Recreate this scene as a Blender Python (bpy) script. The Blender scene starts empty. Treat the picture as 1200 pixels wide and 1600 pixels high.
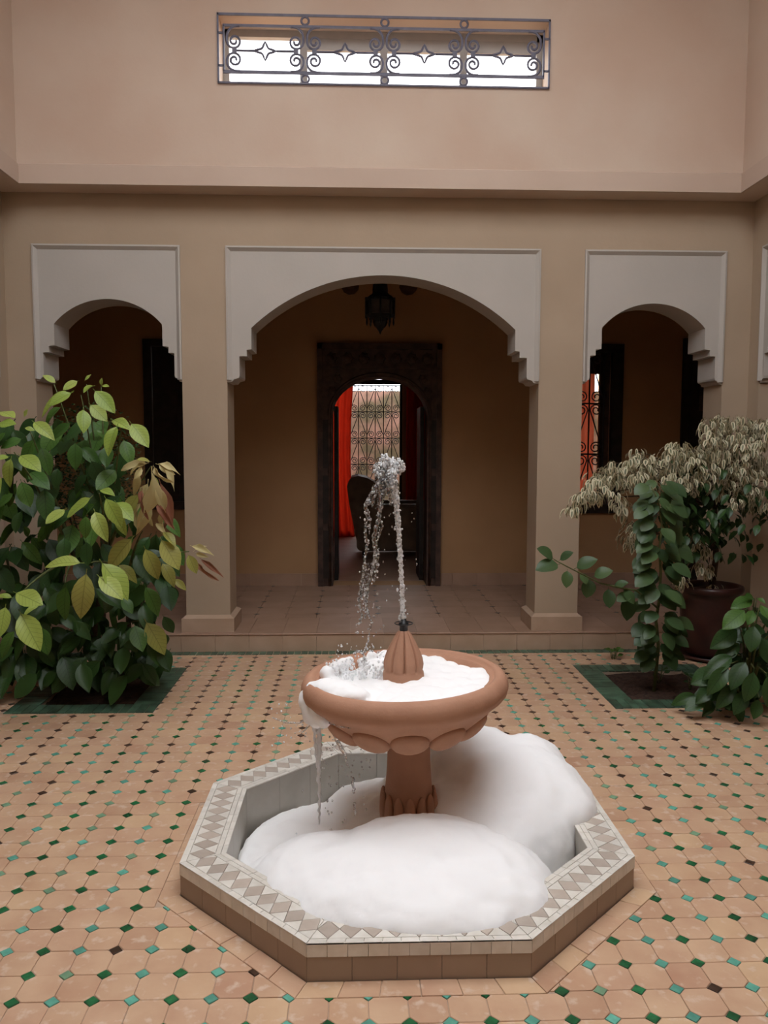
import bpy, bmesh, math, random
from mathutils import Vector, Matrix, noise
random.seed(7)
PI = math.pi
SC = bpy.context.scene
COL = SC.collection

# ------------------------------------------------------------------ camera
F_PX = 1256.6
CAM = Vector((-0.205, 0.0, 1.55))
_pitch, _yaw, _roll = math.radians(4.735), math.radians(1.964), math.radians(0.13)
FWD = Vector((math.sin(_yaw) * math.cos(_pitch), math.cos(_yaw) * math.cos(_pitch), -math.sin(_pitch)))
_r = Vector((math.cos(_yaw), -math.sin(_yaw), 0.0))
_u = _r.cross(FWD)
RGT = _r * math.cos(_roll) + _u * math.sin(_roll)
UPV = _u * math.cos(_roll) - _r * math.sin(_roll)
cam_data = bpy.data.cameras.new('camera')
cam_data.sensor_fit = 'VERTICAL'
cam_data.sensor_height = 24.0
cam_data.lens = 24.0 * F_PX / 1600.0
cam_data.clip_start = 0.05
cam = bpy.data.objects.new('camera', cam_data)
COL.objects.link(cam)
m3 = Matrix((RGT, UPV, -FWD)).transposed().to_4x4()
cam.matrix_world = Matrix.Translation(CAM) @ m3
SC.camera = cam

# ------------------------------------------------------------------ sky and exposure
world = bpy.data.worlds.new('overcast_sky')
SC.world = world
world.use_nodes = True
_bg = world.node_tree.nodes['Background']
_bg.inputs['Color'].default_value = (0.96, 0.985, 1.025, 1)
_bg.inputs['Strength'].default_value = 1.0
SC.view_settings.view_transform = 'Standard'
SC.view_settings.look = 'None'
SC.view_settings.gamma = 1.0
SC.view_settings.use_curve_mapping = False
SC.view_settings.exposure = 2.55
SC.cycles.max_bounces = 12
SC.cycles.diffuse_bounces = 5
SC.cycles.transmission_bounces = 12
SC.cycles.transparent_max_bounces = 8
SC.cycles.caustics_reflective = False
SC.cycles.caustics_refractive = False
SC.cycles.sample_clamp_indirect = 4.0


def at(px, py, Y):
    """world point on the plane y = Y that lies at a photograph position"""
    d = FWD + RGT * ((px - 600) / F_PX) + UPV * ((800 - py) / F_PX)
    return CAM + d * ((Y - CAM.y) / d.y)


def atz(px, py, z):
    d = FWD + RGT * ((px - 600) / F_PX) + UPV * ((800 - py) / F_PX)
    return CAM + d * ((z - CAM.z) / d.z)


def proj(p):
    d = Vector(p) - CAM
    w = d.dot(FWD)
    if w < 0.05:
        return None
    return 600 + F_PX * d.dot(RGT) / w, 800 - F_PX * d.dot(UPV) / w, w


# ------------------------------------------------------------------ materials
def mat(name, base, rough=0.7, var=0.12, scale=6.0, bump=0.0, bscale=40.0, base2=None, lo=0.35, hi=0.65,
        metallic=0.0, spec=0.3, objrand=0.0, detail=4.0):
    m = bpy.data.materials.new(name)
    m.use_nodes = True
    nt = m.node_tree
    b = nt.nodes['Principled BSDF']
    b.inputs['Roughness'].default_value = rough
    b.inputs['Metallic'].default_value = metallic
    b.inputs['Specular IOR Level'].default_value = spec
    geo = nt.nodes.new('ShaderNodeNewGeometry')
    nz = nt.nodes.new('ShaderNodeTexNoise')
    nz.inputs['Scale'].default_value = scale
    nz.inputs['Detail'].default_value = detail
    nt.links.new(geo.outputs['Position'], nz.inputs['Vector'])
    rp = nt.nodes.new('ShaderNodeValToRGB')
    c2 = base2 if base2 else tuple(max(0, c * (1 - 2 * var)) for c in base)
    rp.color_ramp.elements[0].position = lo
    rp.color_ramp.elements[0].color = (*c2, 1)
    rp.color_ramp.elements[1].position = hi
    rp.color_ramp.elements[1].color = (*base, 1)
    nt.links.new(nz.outputs['Fac'], rp.inputs['Fac'])
    out = rp.outputs['Color']
    if objrand:
        oi = nt.nodes.new('ShaderNodeObjectInfo')
        mr = nt.nodes.new('ShaderNodeMapRange')
        mr.inputs['To Min'].default_value = 1 - objrand
        mr.inputs['To Max'].default_value = 1 + objrand
        nt.links.new(oi.outputs['Random'], mr.inputs['Value'])
        hs = nt.nodes.new('ShaderNodeHueSaturation')
        nt.links.new(mr.outputs['Result'], hs.inputs['Value'])
        nt.links.new(out, hs.inputs['Color'])
        out = hs.outputs['Color']
    nt.links.new(out, b.inputs['Base Color'])
    if bump:
        n2 = nt.nodes.new('ShaderNodeTexNoise')
        n2.inputs['Scale'].default_value = bscale
        n2.inputs['Detail'].default_value = 5
        nt.links.new(geo.outputs['Position'], n2.inputs['Vector'])
        bp = nt.nodes.new('ShaderNodeBump')
        bp.inputs['Strength'].default_value = bump
        bp.inputs['Distance'].default_value = 0.01
        nt.links.new(n2.outputs['Fac'], bp.inputs['Height'])
        nt.links.new(bp.outputs['Normal'], b.inputs['Normal'])
    return m


# floor grid constants (taken from the photographed tile rhythm)
GX, GY = 0.1105, 0.1143
OX, OY = -0.725, 2.155


def tile_mat(name, cell=True):
    m = bpy.data.materials.new(name)
    m.use_nodes = True
    nt = m.node_tree
    N = nt.nodes.new
    L = nt.links.new
    b = nt.nodes['Principled BSDF']
    b.inputs['Specular IOR Level'].default_value = 0.35
    geo = N('ShaderNodeNewGeometry')
    if cell:
        sub = N('ShaderNodeVectorMath'); sub.operation = 'SUBTRACT'
        sub.inputs[1].default_value = (OX, OY, 0)
        L(geo.outputs['Position'], sub.inputs[0])
        dv = N('ShaderNodeVectorMath'); dv.operation = 'DIVIDE'
        dv.inputs[1].default_value = (GX, GY, 1e6)
        L(sub.outputs[0], dv.inputs[0])
        fl = N('ShaderNodeVectorMath'); fl.operation = 'FLOOR'
        L(dv.outputs[0], fl.inputs[0])
        wn = N('ShaderNodeTexWhiteNoise'); wn.noise_dimensions = '2D'
        L(fl.outputs[0], wn.inputs['Vector'])
        rnd = wn.outputs['Value']
    else:
        oi = N('ShaderNodeObjectInfo')
        rnd = oi.outputs['Random']
    rp = N('ShaderNodeValToRGB')
    cols = [(0.0, (0.42, 0.235, 0.145)), (0.14, (0.54, 0.345, 0.22)), (0.45, (0.60, 0.40, 0.255)),
            (0.75, (0.54, 0.33, 0.22)), (0.93, (0.66, 0.46, 0.27)), (1.0, (0.44, 0.23, 0.15))]
    e = rp.color_ramp.elements
    e[0].position, e[0].color = cols[0][0], (*cols[0][1], 1)
    e[1].position, e[1].color = cols[-1][0], (*cols[-1][1], 1)
    for p_, c_ in cols[1:-1]:
        x = e.new(p_); x.color = (*c_, 1)
    L(rnd, rp.inputs['Fac'])
    # large soft variation and worn pale lime patches
    nz = N('ShaderNodeTexNoise'); nz.inputs['Scale'].default_value = 9; nz.inputs['Detail'].default_value = 6
    L(geo.outputs['Position'], nz.inputs['Vector'])
    r2 = N('ShaderNodeValToRGB')
    r2.color_ramp.elements[0].position = 0.3; r2.color_ramp.elements[0].color = (0.47, 0.27, 0.175, 1)
    r2.color_ramp.elements[1].position = 0.7; r2.color_ramp.elements[1].color = (0.64, 0.435, 0.285, 1)
    L(nz.outputs['Fac'], r2.inputs['Fac'])
    mx = N('ShaderNodeMix'); mx.data_type = 'RGBA'; mx.inputs[0].default_value = 0.5
    L(rp.outputs['Color'], mx.inputs[6]); L(r2.outputs['Color'], mx.inputs[7])
    n3 = N('ShaderNodeTexNoise'); n3.inputs['Scale'].default_value = 22; n3.inputs['Detail'].default_value = 5
    L(geo.outputs['Position'], n3.inputs['Vector'])
    r3 = N('ShaderNodeValToRGB')
    r3.color_ramp.elements[0].position = 0.57; r3.color_ramp.elements[0].color = (0, 0, 0, 1)
    r3.color_ramp.elements[1].position = 0.70; r3.color_ramp.elements[1].color = (0.65, 0.65, 0.65, 1)
    L(n3.outputs['Fac'], r3.inputs['Fac'])
    m2 = N('ShaderNodeMix'); m2.data_type = 'RGBA'
    L(r3.outputs['Color'], m2.inputs[0]); L(mx.outputs[2], m2.inputs[6])
    m2.inputs[7].default_value = (0.70, 0.56, 0.45, 1)
    L(m2.outputs[2], b.inputs['Base Color'])
    rr = N('ShaderNodeMapRange'); rr.inputs['To Min'].default_value = 0.35; rr.inputs['To Max'].default_value = 0.65
    L(nz.outputs['Fac'], rr.inputs['Value']); L(rr.outputs['Result'], b.inputs['Roughness'])
    bp = N('ShaderNodeBump'); bp.inputs['Strength'].default_value = 0.25; bp.inputs['Distance'].default_value = 0.004
    L(n3.outputs['Fac'], bp.inputs['Height']); L(bp.outputs['Normal'], b.inputs['Normal'])
    return m


def leaf_mat(name, c1, c2, trans=0.35, rough=0.4, var=0.3, veins=False):
    m = bpy.data.materials.new(name)
    m.use_nodes = True
    nt = m.node_tree
    N = nt.nodes.new
    L = nt.links.new
    b = nt.nodes['Principled BSDF']
    b.inputs['Roughness'].default_value = rough
    b.inputs['Specular IOR Level'].default_value = 0.4
    oi = N('ShaderNodeObjectInfo')
    geo = N('ShaderNodeNewGeometry')
    nz = N('ShaderNodeTexNoise'); nz.inputs['Scale'].default_value = 14
    L(geo.outputs['Position'], nz.inputs['Vector'])
    ad = N('ShaderNodeMath'); ad.operation = 'MULTIPLY_ADD'; ad.inputs[1].default_value = 0.75
    L(oi.outputs['Random'], ad.inputs[0])
    m_ = N('ShaderNodeMath'); m_.operation = 'MULTIPLY'; m_.inputs[1].default_value = var
    L(nz.outputs['Fac'], m_.inputs[0]); L(m_.outputs[0], ad.inputs[2])
    mx = N('ShaderNodeMix'); mx.data_type = 'RGBA'
    L(ad.outputs[0], mx.inputs[0])
    mx.inputs[6].default_value = (*c1, 1); mx.inputs[7].default_value = (*c2, 1)
    col = mx.outputs[2]
    if veins:
        # pale midrib and slanting side veins in the leaf's own coordinates
        tc = N('ShaderNodeTexCoord')
        sx = N('ShaderNodeSeparateXYZ'); L(tc.outputs['Object'], sx.inputs[0])
        ab = N('ShaderNodeMath'); ab.operation = 'ABSOLUTE'; L(sx.outputs['Y'], ab.inputs[0])
        sl = N('ShaderNodeMath'); sl.operation = 'MULTIPLY_ADD'; sl.inputs[1].default_value = -0.9; L(ab.outputs[0], sl.inputs[0]); L(sx.outputs['X'], sl.inputs[2])
        fr_ = N('ShaderNodeMath'); fr_.operation = 'PINGPONG'; fr_.inputs[1].default_value = 0.055; L(sl.outputs[0], fr_.inputs[0])
        v1 = N('ShaderNodeMath'); v1.operation = 'LESS_THAN'; v1.inputs[1].default_value = 0.006; L(fr_.outputs[0], v1.inputs[0])
        v2 = N('ShaderNodeMath'); v2.operation = 'LESS_THAN'; v2.inputs[1].default_value = 0.011; L(ab.outputs[0], v2.inputs[0])
        vm = N('ShaderNodeMath'); vm.operation = 'MAXIMUM'; L(v1.outputs[0], vm.inputs[0]); L(v2.outputs[0], vm.inputs[1])
        vs_ = N('ShaderNodeMath'); vs_.operation = 'MULTIPLY'; vs_.inputs[1].default_value = 0.45; L(vm.outputs[0], vs_.inputs[0])
        vx = N('ShaderNodeMix'); vx.data_type = 'RGBA'; L(vs_.outputs[0], vx.inputs[0]); L(col, vx.inputs[6])
        vx.inputs[7].default_value = (*[0.45 * c for c in c1], 1)
        col = vx.outputs[2]
        bp = N('ShaderNodeBump'); bp.inputs['Strength'].default_value = 0.5; bp.inputs['Distance'].default_value = 0.01; bp.invert = True
        L(vm.outputs[0], bp.inputs['Height']); L(bp.outputs['Normal'], b.inputs['Normal'])
    L(col, b.inputs['Base Color'])
    tr = N('ShaderNodeBsdfTranslucent')
    L(col, tr.inputs['Color'])
    ms = N('ShaderNodeMixShader'); ms.inputs[0].default_value = trans
    out = nt.nodes['Material Output']
    L(b.outputs[0], ms.inputs[1]); L(tr.outputs[0], ms.inputs[2]); L(ms.outputs[0], out.inputs['Surface'])
    return m


def cloth_mat(name, c, trans=0.6):
    m = bpy.data.materials.new(name)
    m.use_nodes = True
    nt = m.node_tree
    b = nt.nodes['Principled BSDF']
    b.inputs['Base Color'].default_value = (*c, 1)
    b.inputs['Roughness'].default_value = 0.8
    tr = nt.nodes.new('ShaderNodeBsdfTranslucent')
    tr.inputs['Color'].default_value = (*c, 1)
    ms = nt.nodes.new('ShaderNodeMixShader'); ms.inputs[0].default_value = trans
    nt.links.new(b.outputs[0], ms.inputs[1]); nt.links.new(tr.outputs[0], ms.inputs[2])
    nt.links.new(ms.outputs[0], nt.nodes['Material Output'].inputs['Surface'])
    return m


def water_mat(name, lo, hi, scale=120.0):
    """clear water with white noise specks: froth plus painted sparkle; thresholds set how much"""
    m = bpy.data.materials.new(name)
    m.use_nodes = True
    nt = m.node_tree
    b = nt.nodes['Principled BSDF']
    b.inputs['Base Color'].default_value = (0.97, 0.98, 1, 1)
    b.inputs['Roughness'].default_value = 0.03
    b.inputs['IOR'].default_value = 1.33
    b.inputs['Transmission Weight'].default_value = 1.0
    d = nt.nodes.new('ShaderNodeBsdfDiffuse')
    d.inputs['Color'].default_value = (0.95, 0.96, 0.97, 1)
    t = nt.nodes.new('ShaderNodeBsdfTranslucent')
    t.inputs['Color'].default_value = (0.95, 0.96, 0.97, 1)
    ad = nt.nodes.new('ShaderNodeMixShader'); ad.inputs[0].default_value = 0.4
    nt.links.new(d.outputs[0], ad.inputs[1]); nt.links.new(t.outputs[0], ad.inputs[2])
    geo = nt.nodes.new('ShaderNodeNewGeometry')
    nz = nt.nodes.new('ShaderNodeTexNoise'); nz.inputs['Scale'].default_value = scale; nz.inputs['Detail'].default_value = 3
    nt.links.new(geo.outputs['Position'], nz.inputs['Vector'])
    mr = nt.nodes.new('ShaderNodeMapRange'); mr.inputs['From Min'].default_value = lo; mr.inputs['From Max'].default_value = hi
    nt.links.new(nz.outputs['Fac'], mr.inputs['Value'])
    ms = nt.nodes.new('ShaderNodeMixShader')
    nt.links.new(mr.outputs['Result'], ms.inputs[0])
    nt.links.new(b.outputs[0], ms.inputs[1]); nt.links.new(ad.outputs[0], ms.inputs[2])
    nt.links.new(ms.outputs[0], nt.nodes['Material Output'].inputs['Surface'])
    return m


def foam_mat(name):
    m = bpy.data.materials.new(name)
    m.use_nodes = True
    b = m.node_tree.nodes['Principled BSDF']
    b.inputs['Base Color'].default_value = (0.96, 0.965, 0.97, 1)
    b.inputs['Roughness'].default_value = 0.75
    b.inputs['Specular IOR Level'].default_value = 0.2
    b.inputs['Subsurface Weight'].default_value = 0.35
    b.inputs['Subsurface Radius'].default_value = (1, 1, 1)
    b.inputs['Subsurface Scale'].default_value = 0.03
    return m


M = {}
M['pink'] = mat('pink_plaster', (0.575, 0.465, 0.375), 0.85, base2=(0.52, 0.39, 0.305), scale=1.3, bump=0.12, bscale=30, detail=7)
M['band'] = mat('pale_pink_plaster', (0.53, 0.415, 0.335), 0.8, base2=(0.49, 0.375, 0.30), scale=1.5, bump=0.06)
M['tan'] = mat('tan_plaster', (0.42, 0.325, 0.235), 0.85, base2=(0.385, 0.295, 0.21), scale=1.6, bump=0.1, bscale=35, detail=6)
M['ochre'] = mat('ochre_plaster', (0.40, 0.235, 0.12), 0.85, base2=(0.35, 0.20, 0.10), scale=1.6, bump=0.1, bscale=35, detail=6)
M['white'] = mat('white_plaster', (0.46, 0.425, 0.385), 0.8, base2=(0.43, 0.40, 0.36), scale=2.0, bump=0.08)
M['plinth'] = mat('pale_terracotta_plinth', (0.45, 0.32, 0.23), 0.7, base2=(0.40, 0.28, 0.195), scale=6, bump=0.1)
M['grout'] = mat('pale_grout', (0.52, 0.39, 0.29), 0.9, base2=(0.42, 0.30, 0.22), scale=12)
M['tile'] = tile_mat('terracotta_floor_tile')
M['tile_r'] = tile_mat('terracotta_cut_tile', cell=False)
M['g_dark'] = mat('dark_green_glaze', (0.02, 0.15, 0.055), 0.25, 0.25, 30, spec=0.5, objrand=0.35)
M['g_brown'] = mat('brown_glaze', (0.075, 0.04, 0.025), 0.3, 0.25, 30, spec=0.5, objrand=0.3)
M['g_turq'] = mat('turquoise_glaze', (0.13, 0.42, 0.32), 0.25, 0.12, 30, spec=0.5, objrand=0.2)
M['g_pale'] = mat('pale_green_glaze', (0.20, 0.36, 0.22), 0.3, 0.12, 30, spec=0.5, objrand=0.2)
M['g_bar'] = mat('bottle_green_glaze', (0.075, 0.15, 0.095), 0.35, 0.3, 14, spec=0.5, objrand=0.3)
M['gal_tile'] = mat('gallery_floor_tile', (0.35, 0.22, 0.155), 0.5, base2=(0.30, 0.185, 0.125), scale=5, objrand=0.08)
M['dark_inset'] = mat('black_inset', (0.02, 0.02, 0.018), 0.35, 0.1, 20)
M['grey_inset'] = mat('faded_inset', (0.27, 0.18, 0.13), 0.5, 0.1, 20)
M['rim_w'] = mat('cream_white_tile', (0.74, 0.71, 0.65), 0.35, base2=(0.66, 0.62, 0.55), scale=25, spec=0.5, objrand=0.08)
M['rim_d'] = mat('beige_diamond_tile', (0.49, 0.42, 0.36), 0.4, base2=(0.44, 0.37, 0.31), scale=20, spec=0.5, objrand=0.12)
M['rim_grout'] = mat('grey_grout', (0.42, 0.39, 0.35), 0.9, 0.1, 20)
M['basin_out'] = mat('brown_basin_tile', (0.36, 0.27, 0.205), 0.5, base2=(0.33, 0.245, 0.185), scale=6, objrand=0.05)
M['basin_in'] = mat('grey_beige_basin_tile', (0.46, 0.43, 0.38), 0.4, base2=(0.40, 0.37, 0.32), scale=8, objrand=0.06)
M['clay'] = mat('terracotta_clay', (0.47, 0.255, 0.165), 0.7, base2=(0.42, 0.22, 0.14), scale=10, bump=0.15, bscale=90)
M['iron'] = mat('dark_iron', (0.035, 0.036, 0.045), 0.5, 0.1, 20, metallic=0.3)
M['iron_up'] = mat('hazed_grey_iron', (0.14, 0.14, 0.19), 0.5, 0.1, 20)  # dark iron lightened to grey-blue, backlight haze put into the colour
M['alu'] = mat('grey_window_frame', (0.42, 0.40, 0.37), 0.5, 0.05, 10)
M['black'] = mat('black_metal', (0.015, 0.015, 0.016), 0.4, 0.1, 20)
M['wood'] = mat('dark_carved_wood', (0.075, 0.042, 0.032), 0.6, 0.3, 14, bump=0.3, bscale=60)
M['wood2'] = mat('black_brown_wood', (0.022, 0.014, 0.011), 0.55, 0.3, 14, bump=0.2)
M['beam'] = mat('brown_beam_wood', (0.12, 0.06, 0.035), 0.7, 0.25, 8)
M['soil'] = mat('brown_soil', (0.06, 0.032, 0.022), 0.95, 0.3, 40, bump=0.6, bscale=80)
M['pot'] = mat('dark_red_glazed_pot', (0.06, 0.02, 0.016), 0.35, 0.25, 6, spec=0.5)
M['bark'] = mat('brown_bark', (0.10, 0.065, 0.04), 0.85, 0.3, 30, bump=0.3)
M['stem'] = mat('green_stem', (0.12, 0.14, 0.05), 0.6, 0.2, 30)
M['leaf_l'] = leaf_mat('light_green_leaf', (0.26, 0.39, 0.06), (0.46, 0.55, 0.13), 0.35, veins=True)
M['leaf_g'] = leaf_mat('green_leaf', (0.05, 0.13, 0.025), (0.12, 0.24, 0.045), 0.3, veins=True)
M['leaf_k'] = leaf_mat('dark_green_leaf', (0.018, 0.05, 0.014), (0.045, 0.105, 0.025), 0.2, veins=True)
M['leaf_y'] = leaf_mat('yellow_green_leaf', (0.30, 0.32, 0.07), (0.40, 0.38, 0.10), 0.35, veins=True)
M['leaf_c'] = leaf_mat('pale_wilted_leaf', (0.52, 0.45, 0.20), (0.62, 0.54, 0.28), 0.3, 0.6)
M['leaf_b'] = leaf_mat('brown_dry_leaf', (0.20, 0.07, 0.04), (0.34, 0.15, 0.08), 0.2, 0.7)
M['leaf_v'] = leaf_mat('round_vine_leaf', (0.035, 0.075, 0.028), (0.085, 0.14, 0.05), 0.25)
M['cream'] = leaf_mat('cream_leaf_margin', (0.60, 0.55, 0.37), (0.70, 0.64, 0.46), 0.35, 0.5)
M['fic_g'] = leaf_mat('grey_green_leaf_centre', (0.09, 0.11, 0.055), (0.16, 0.17, 0.09), 0.25, 0.5)
M['red'] = cloth_mat('red_curtain_cloth', (0.70, 0.035, 0.012), 0.6)
M['orange'] = cloth_mat('orange_red_curtain_cloth', (0.85, 0.20, 0.10), 0.65)
M['sofa'] = mat('brown_leather', (0.20, 0.14, 0.10), 0.6, 0.2, 6)
M['foam'] = foam_mat('white_foam')
M['water'] = water_mat('clear_water', 0.50, 0.68)
M['froth'] = water_mat('frothy_sparkling_water', 0.30, 0.46)  # white specks double as painted glints on the jet
M['whitewater'] = water_mat('white_water', 0.08, 0.30)
M['glass'] = mat('smoky_lantern_glass', (0.09, 0.08, 0.075), 0.15, 0.1, 20, spec=0.5)
M['garden'] = mat('pink_garden_wall', (0.55, 0.34, 0.27), 0.9, base2=(0.22, 0.19, 0.12), scale=2.2, lo=0.42, hi=0.6)  # pink wall mottled with olive brown


# ------------------------------------------------------------------ mesh helpers
LOC = {}


def base_loc(o):
    return LOC.get(o.name, Vector((0, 0, 0)))


def link(o, parent=None, world=Matrix.Identity(4)):
    """link with a world matrix; parents only carry a translation"""
    COL.objects.link(o)
    if parent is not None:
        o.parent = parent
        o.matrix_basis = Matrix.Translation(-base_loc(parent)) @ world
    else:
        o.matrix_basis = world
    return o


def empty(name, loc, **props):
    o = bpy.data.objects.new(name, None)
    o.empty_display_size = 0.1
    LOC[o.name] = Vector(loc)
    COL.objects.link(o)
    o.location = loc
    for k, v in props.items():
        o[k] = v
    return o


class MB:
    def __init__(s):
        s.v, s.f, s.m, s.sm = [], [], [], []

    def add(s, vs, fs, mi=0, smooth=False):
        n = len(s.v)
        s.v.extend([tuple(p) for p in vs])
        for f in fs:
            s.f.append([i + n for i in f]); s.m.append(mi); s.sm.append(smooth)
        return s

    def box(s, x0, x1, y0, y1, z0, z1, mi=0):
        vs = [(x, y, z) for z in (z0, z1) for y in (y0, y1) for x in (x0, x1)]
        return s.add(vs, [(0, 2, 3, 1), (4, 5, 7, 6), (0, 1, 5, 4), (2, 6, 7, 3), (0, 4, 6, 2), (1, 3, 7, 5)], mi)

    def prism(s, poly, fn, d0, d1, mi=0, smooth=False):
        """poly: 2d points; fn(u, v, d) -> 3d"""
        n = len(poly)
        vs = [fn(u, v, d0) for u, v in poly] + [fn(u, v, d1) for u, v in poly]
        s.add(vs, [tuple(range(n)), tuple(range(2 * n - 1, n - 1, -1))], mi)
        k = len(s.v) - 2 * n
        for i in range(n):
            j = (i + 1) % n
            s.f.append([k + i, k + n + i, k + n + j, k + j]); s.m.append(mi); s.sm.append(smooth)
        return s

    def tube(s, pts, rad, n=8, mi=0, cap=True):
        pts = [Vector(p) for p in pts]
        if not hasattr(rad, '__len__'):
            rad = [rad] * len(pts)
        rings = []
        t0 = (pts[1] - pts[0]).normalized()
        a = t0.orthogonal().normalized()
        for i, p in enumerate(pts):
            t = (pts[min(i + 1, len(pts) - 1)] - pts[max(i - 1, 0)])
            if t.length < 1e-9:
                t = t0
            t.normalize()
            a = (a - t * a.dot(t))
            a = a.normalized() if a.length > 1e-6 else t.orthogonal().normalized()
            b = t.cross(a)
            rings.append([p + (a * math.cos(2 * PI * k / n) + b * math.sin(2 * PI * k / n)) * rad[i] for k in range(n)])
        vs = [q for r in rings for q in r]
        fs = []
        for i in range(len(pts) - 1):
            for k in range(n):
                fs.append((i * n + k, i * n + (k + 1) % n, (i + 1) * n + (k + 1) % n, (i + 1) * n + k))
        s.add(vs, fs, mi, True)
        if cap:
            b0 = len(s.v) - len(vs)
            s.f.append([b0 + k for k in range(n)][::-1]); s.m.append(mi); s.sm.append(False)
            b1 = b0 + (len(pts) - 1) * n
            s.f.append([b1 + k for k in range(n)]); s.m.append(mi); s.sm.append(False)
        return s

    def lathe(s, prof, c, n=32, mi=0, smooth=True, rf=None, a0=0.0):
        c = Vector(c)
        vs = []
        for r, z in prof:
            for k in range(n):
                a = a0 + 2 * PI * k / n
                rr = r * (rf(a, z) if rf else 1)
                vs.append((c.x + rr * math.cos(a), c.y + rr * math.sin(a), c.z + z))
        fs = []
        for i in range(len(prof) - 1):
            for k in range(n):
                fs.append((i * n + k, i * n + (k + 1) % n, (i + 1) * n + (k + 1) % n, (i + 1) * n + k))
        s.add(vs, fs, mi, smooth)
        k0 = len(s.v) - len(vs)
        if prof[0][0] > 1e-4:
            s.f.append([k0 + k for k in range(n)][::-1]); s.m.append(mi); s.sm.append(False)
        if prof[-1][0] > 1e-4:
            k1 = k0 + (len(prof) - 1) * n
            s.f.append([k1 + k for k in range(n)]); s.m.append(mi); s.sm.append(False)
        return s

    def ball(s, c, r, n=8, m=6, mi=0, mtx=None):
        if not hasattr(r, '__len__'):
            r = (r, r, r)
        vs, fs = [], []
        for i in range(1, m):
            t = PI * i / m
            for k in range(n):
                a = 2 * PI * k / n
                vs.append(Vector((r[0] * math.sin(t) * math.cos(a), r[1] * math.sin(t) * math.sin(a), r[2] * math.cos(t))))
        vs.append(Vector((0, 0, r[2]))); vs.append(Vector((0, 0, -r[2])))
        top, bot = len(vs) - 2, len(vs) - 1
        for i in range(m - 2):
            for k in range(n):
                fs.append((i * n + k, (i + 1) * n + k, (i + 1) * n + (k + 1) % n, i * n + (k + 1) % n))
        for k in range(n):
            fs.append((top, k, (k + 1) % n))
            fs.append((bot, (m - 2) * n + (k + 1) % n, (m - 2) * n + k))
        if mtx is not None:
            vs = [mtx @ v for v in vs]
        return s.add([Vector(c) + v for v in vs], fs, mi, True)

    def mesh(s, name, mats, fix=True):
        me = bpy.data.meshes.new(name)
        me.from_pydata(s.v, [], s.f)
        for x in (mats if isinstance(mats, (list, tuple)) else [mats]):
            me.materials.append(x)
        me.polygons.foreach_set('material_index', s.m)
        me.polygons.foreach_set('use_smooth', s.sm)
        if fix:
            bm = bmesh.new(); bm.from_mesh(me)
            bmesh.ops.recalc_face_normals(bm, faces=bm.faces)
            bm.to_mesh(me); bm.free()
        me.update()
        return me

    def build(s, name, mats, parent=None, **props):
        o = bpy.data.objects.new(name, s.mesh(name, mats))
        link(o, parent)
        for k, v in props.items():
            o[k] = v
        return o


def inst(name, me, parent, world, **props):
    o = bpy.data.objects.new(name, me)
    link(o, parent, world)
    for k, v in props.items():
        o[k] = v
    return o


def plank(name, poly, z0, z1, material, parent, bev=0.0015):
    """a tile: 2d polygon raised from z0 to z1 with a chamfered top edge"""
    o = bpy.data.objects.new(name, tile_mesh(poly, z0, z1, bev).mesh(name, material))
    return link(o, parent)


def tile_mesh(poly, z0, z1, bev=0.0015, mb=None, mi=0):
    mb = mb or MB()
    n = len(poly)
    cx = sum(p[0] for p in poly) / n; cy = sum(p[1] for p in poly) / n
    ins = []
    for x, y in poly:
        d = math.hypot(x - cx, y - cy) or 1
        k = max(0.0, 1 - bev * 1.4 / d)
        ins.append((cx + (x - cx) * k, cy + (y - cy) * k))
    vs = [(x, y, z0) for x, y in poly] + [(x, y, z1 - bev) for x, y in poly] + [(x, y, z1) for x, y in ins]
    fs = [tuple(range(2 * n, 3 * n))]
    for i in range(n):
        j = (i + 1) % n
        fs.append((i, j, n + j, n + i)); fs.append((n + i, n + j, 2 * n + j, 2 * n + i))
    mb.add(vs, fs, mi)
    return mb


def clip(poly, n, c, keep_outside=True):
    """keep points with n.p >= c (or <= c)"""
    sg = 1 if keep_outside else -1
    out = []
    for i in range(len(poly)):
        p, q = poly[i], poly[(i + 1) % len(poly)]
        dp = sg * (n[0] * p[0] + n[1] * p[1] - c); dq = sg * (n[0] * q[0] + n[1] * q[1] - c)
        if dp >= 0:
            out.append(p)
        if dp * dq < 0:
            t = dp / (dp - dq)
            out.append((p[0] + t * (q[0] - p[0]), p[1] + t * (q[1] - p[1])))
    return out


def area(poly):
    return 0.5 * abs(sum(poly[i][0] * poly[(i + 1) % len(poly)][1] - poly[(i + 1) % len(poly)][0] * poly[i][1] for i in range(len(poly))))


def struct(o):
    o['kind'] = 'structure'
    return o


# ------------------------------------------------------------------ dimensions of the courtyard
YW = 6.044            # face of the far arcade
XW = 2.755            # face of the side arcades
YN = -0.25            # face of the near arcade
TH = 0.32             # arcade thickness
ZS = 0.141            # gallery floor
YS, XS, YSN = 5.979, 2.69, -0.185      # step risers
ZC = 3.36             # underside of the upper wall
PR = 0.19             # how far the upper wall stands forward
ZT = 5.4              # top of the upper wall
YB, XB, YBN = 8.05, 4.76, -2.26        # gallery back walls
BX, BY, BA, BH = -0.022, 3.010, 0.793, 0.117   # octagonal basin: centre, apothem, rim height
T8 = math.tan(PI / 8)
RW = 0.15             # rim width
BEDS = [(-2.25, -1.385), (1.325, 2.20)]
BEDY = (4.60, 5.545)
BW = 0.155

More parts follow.
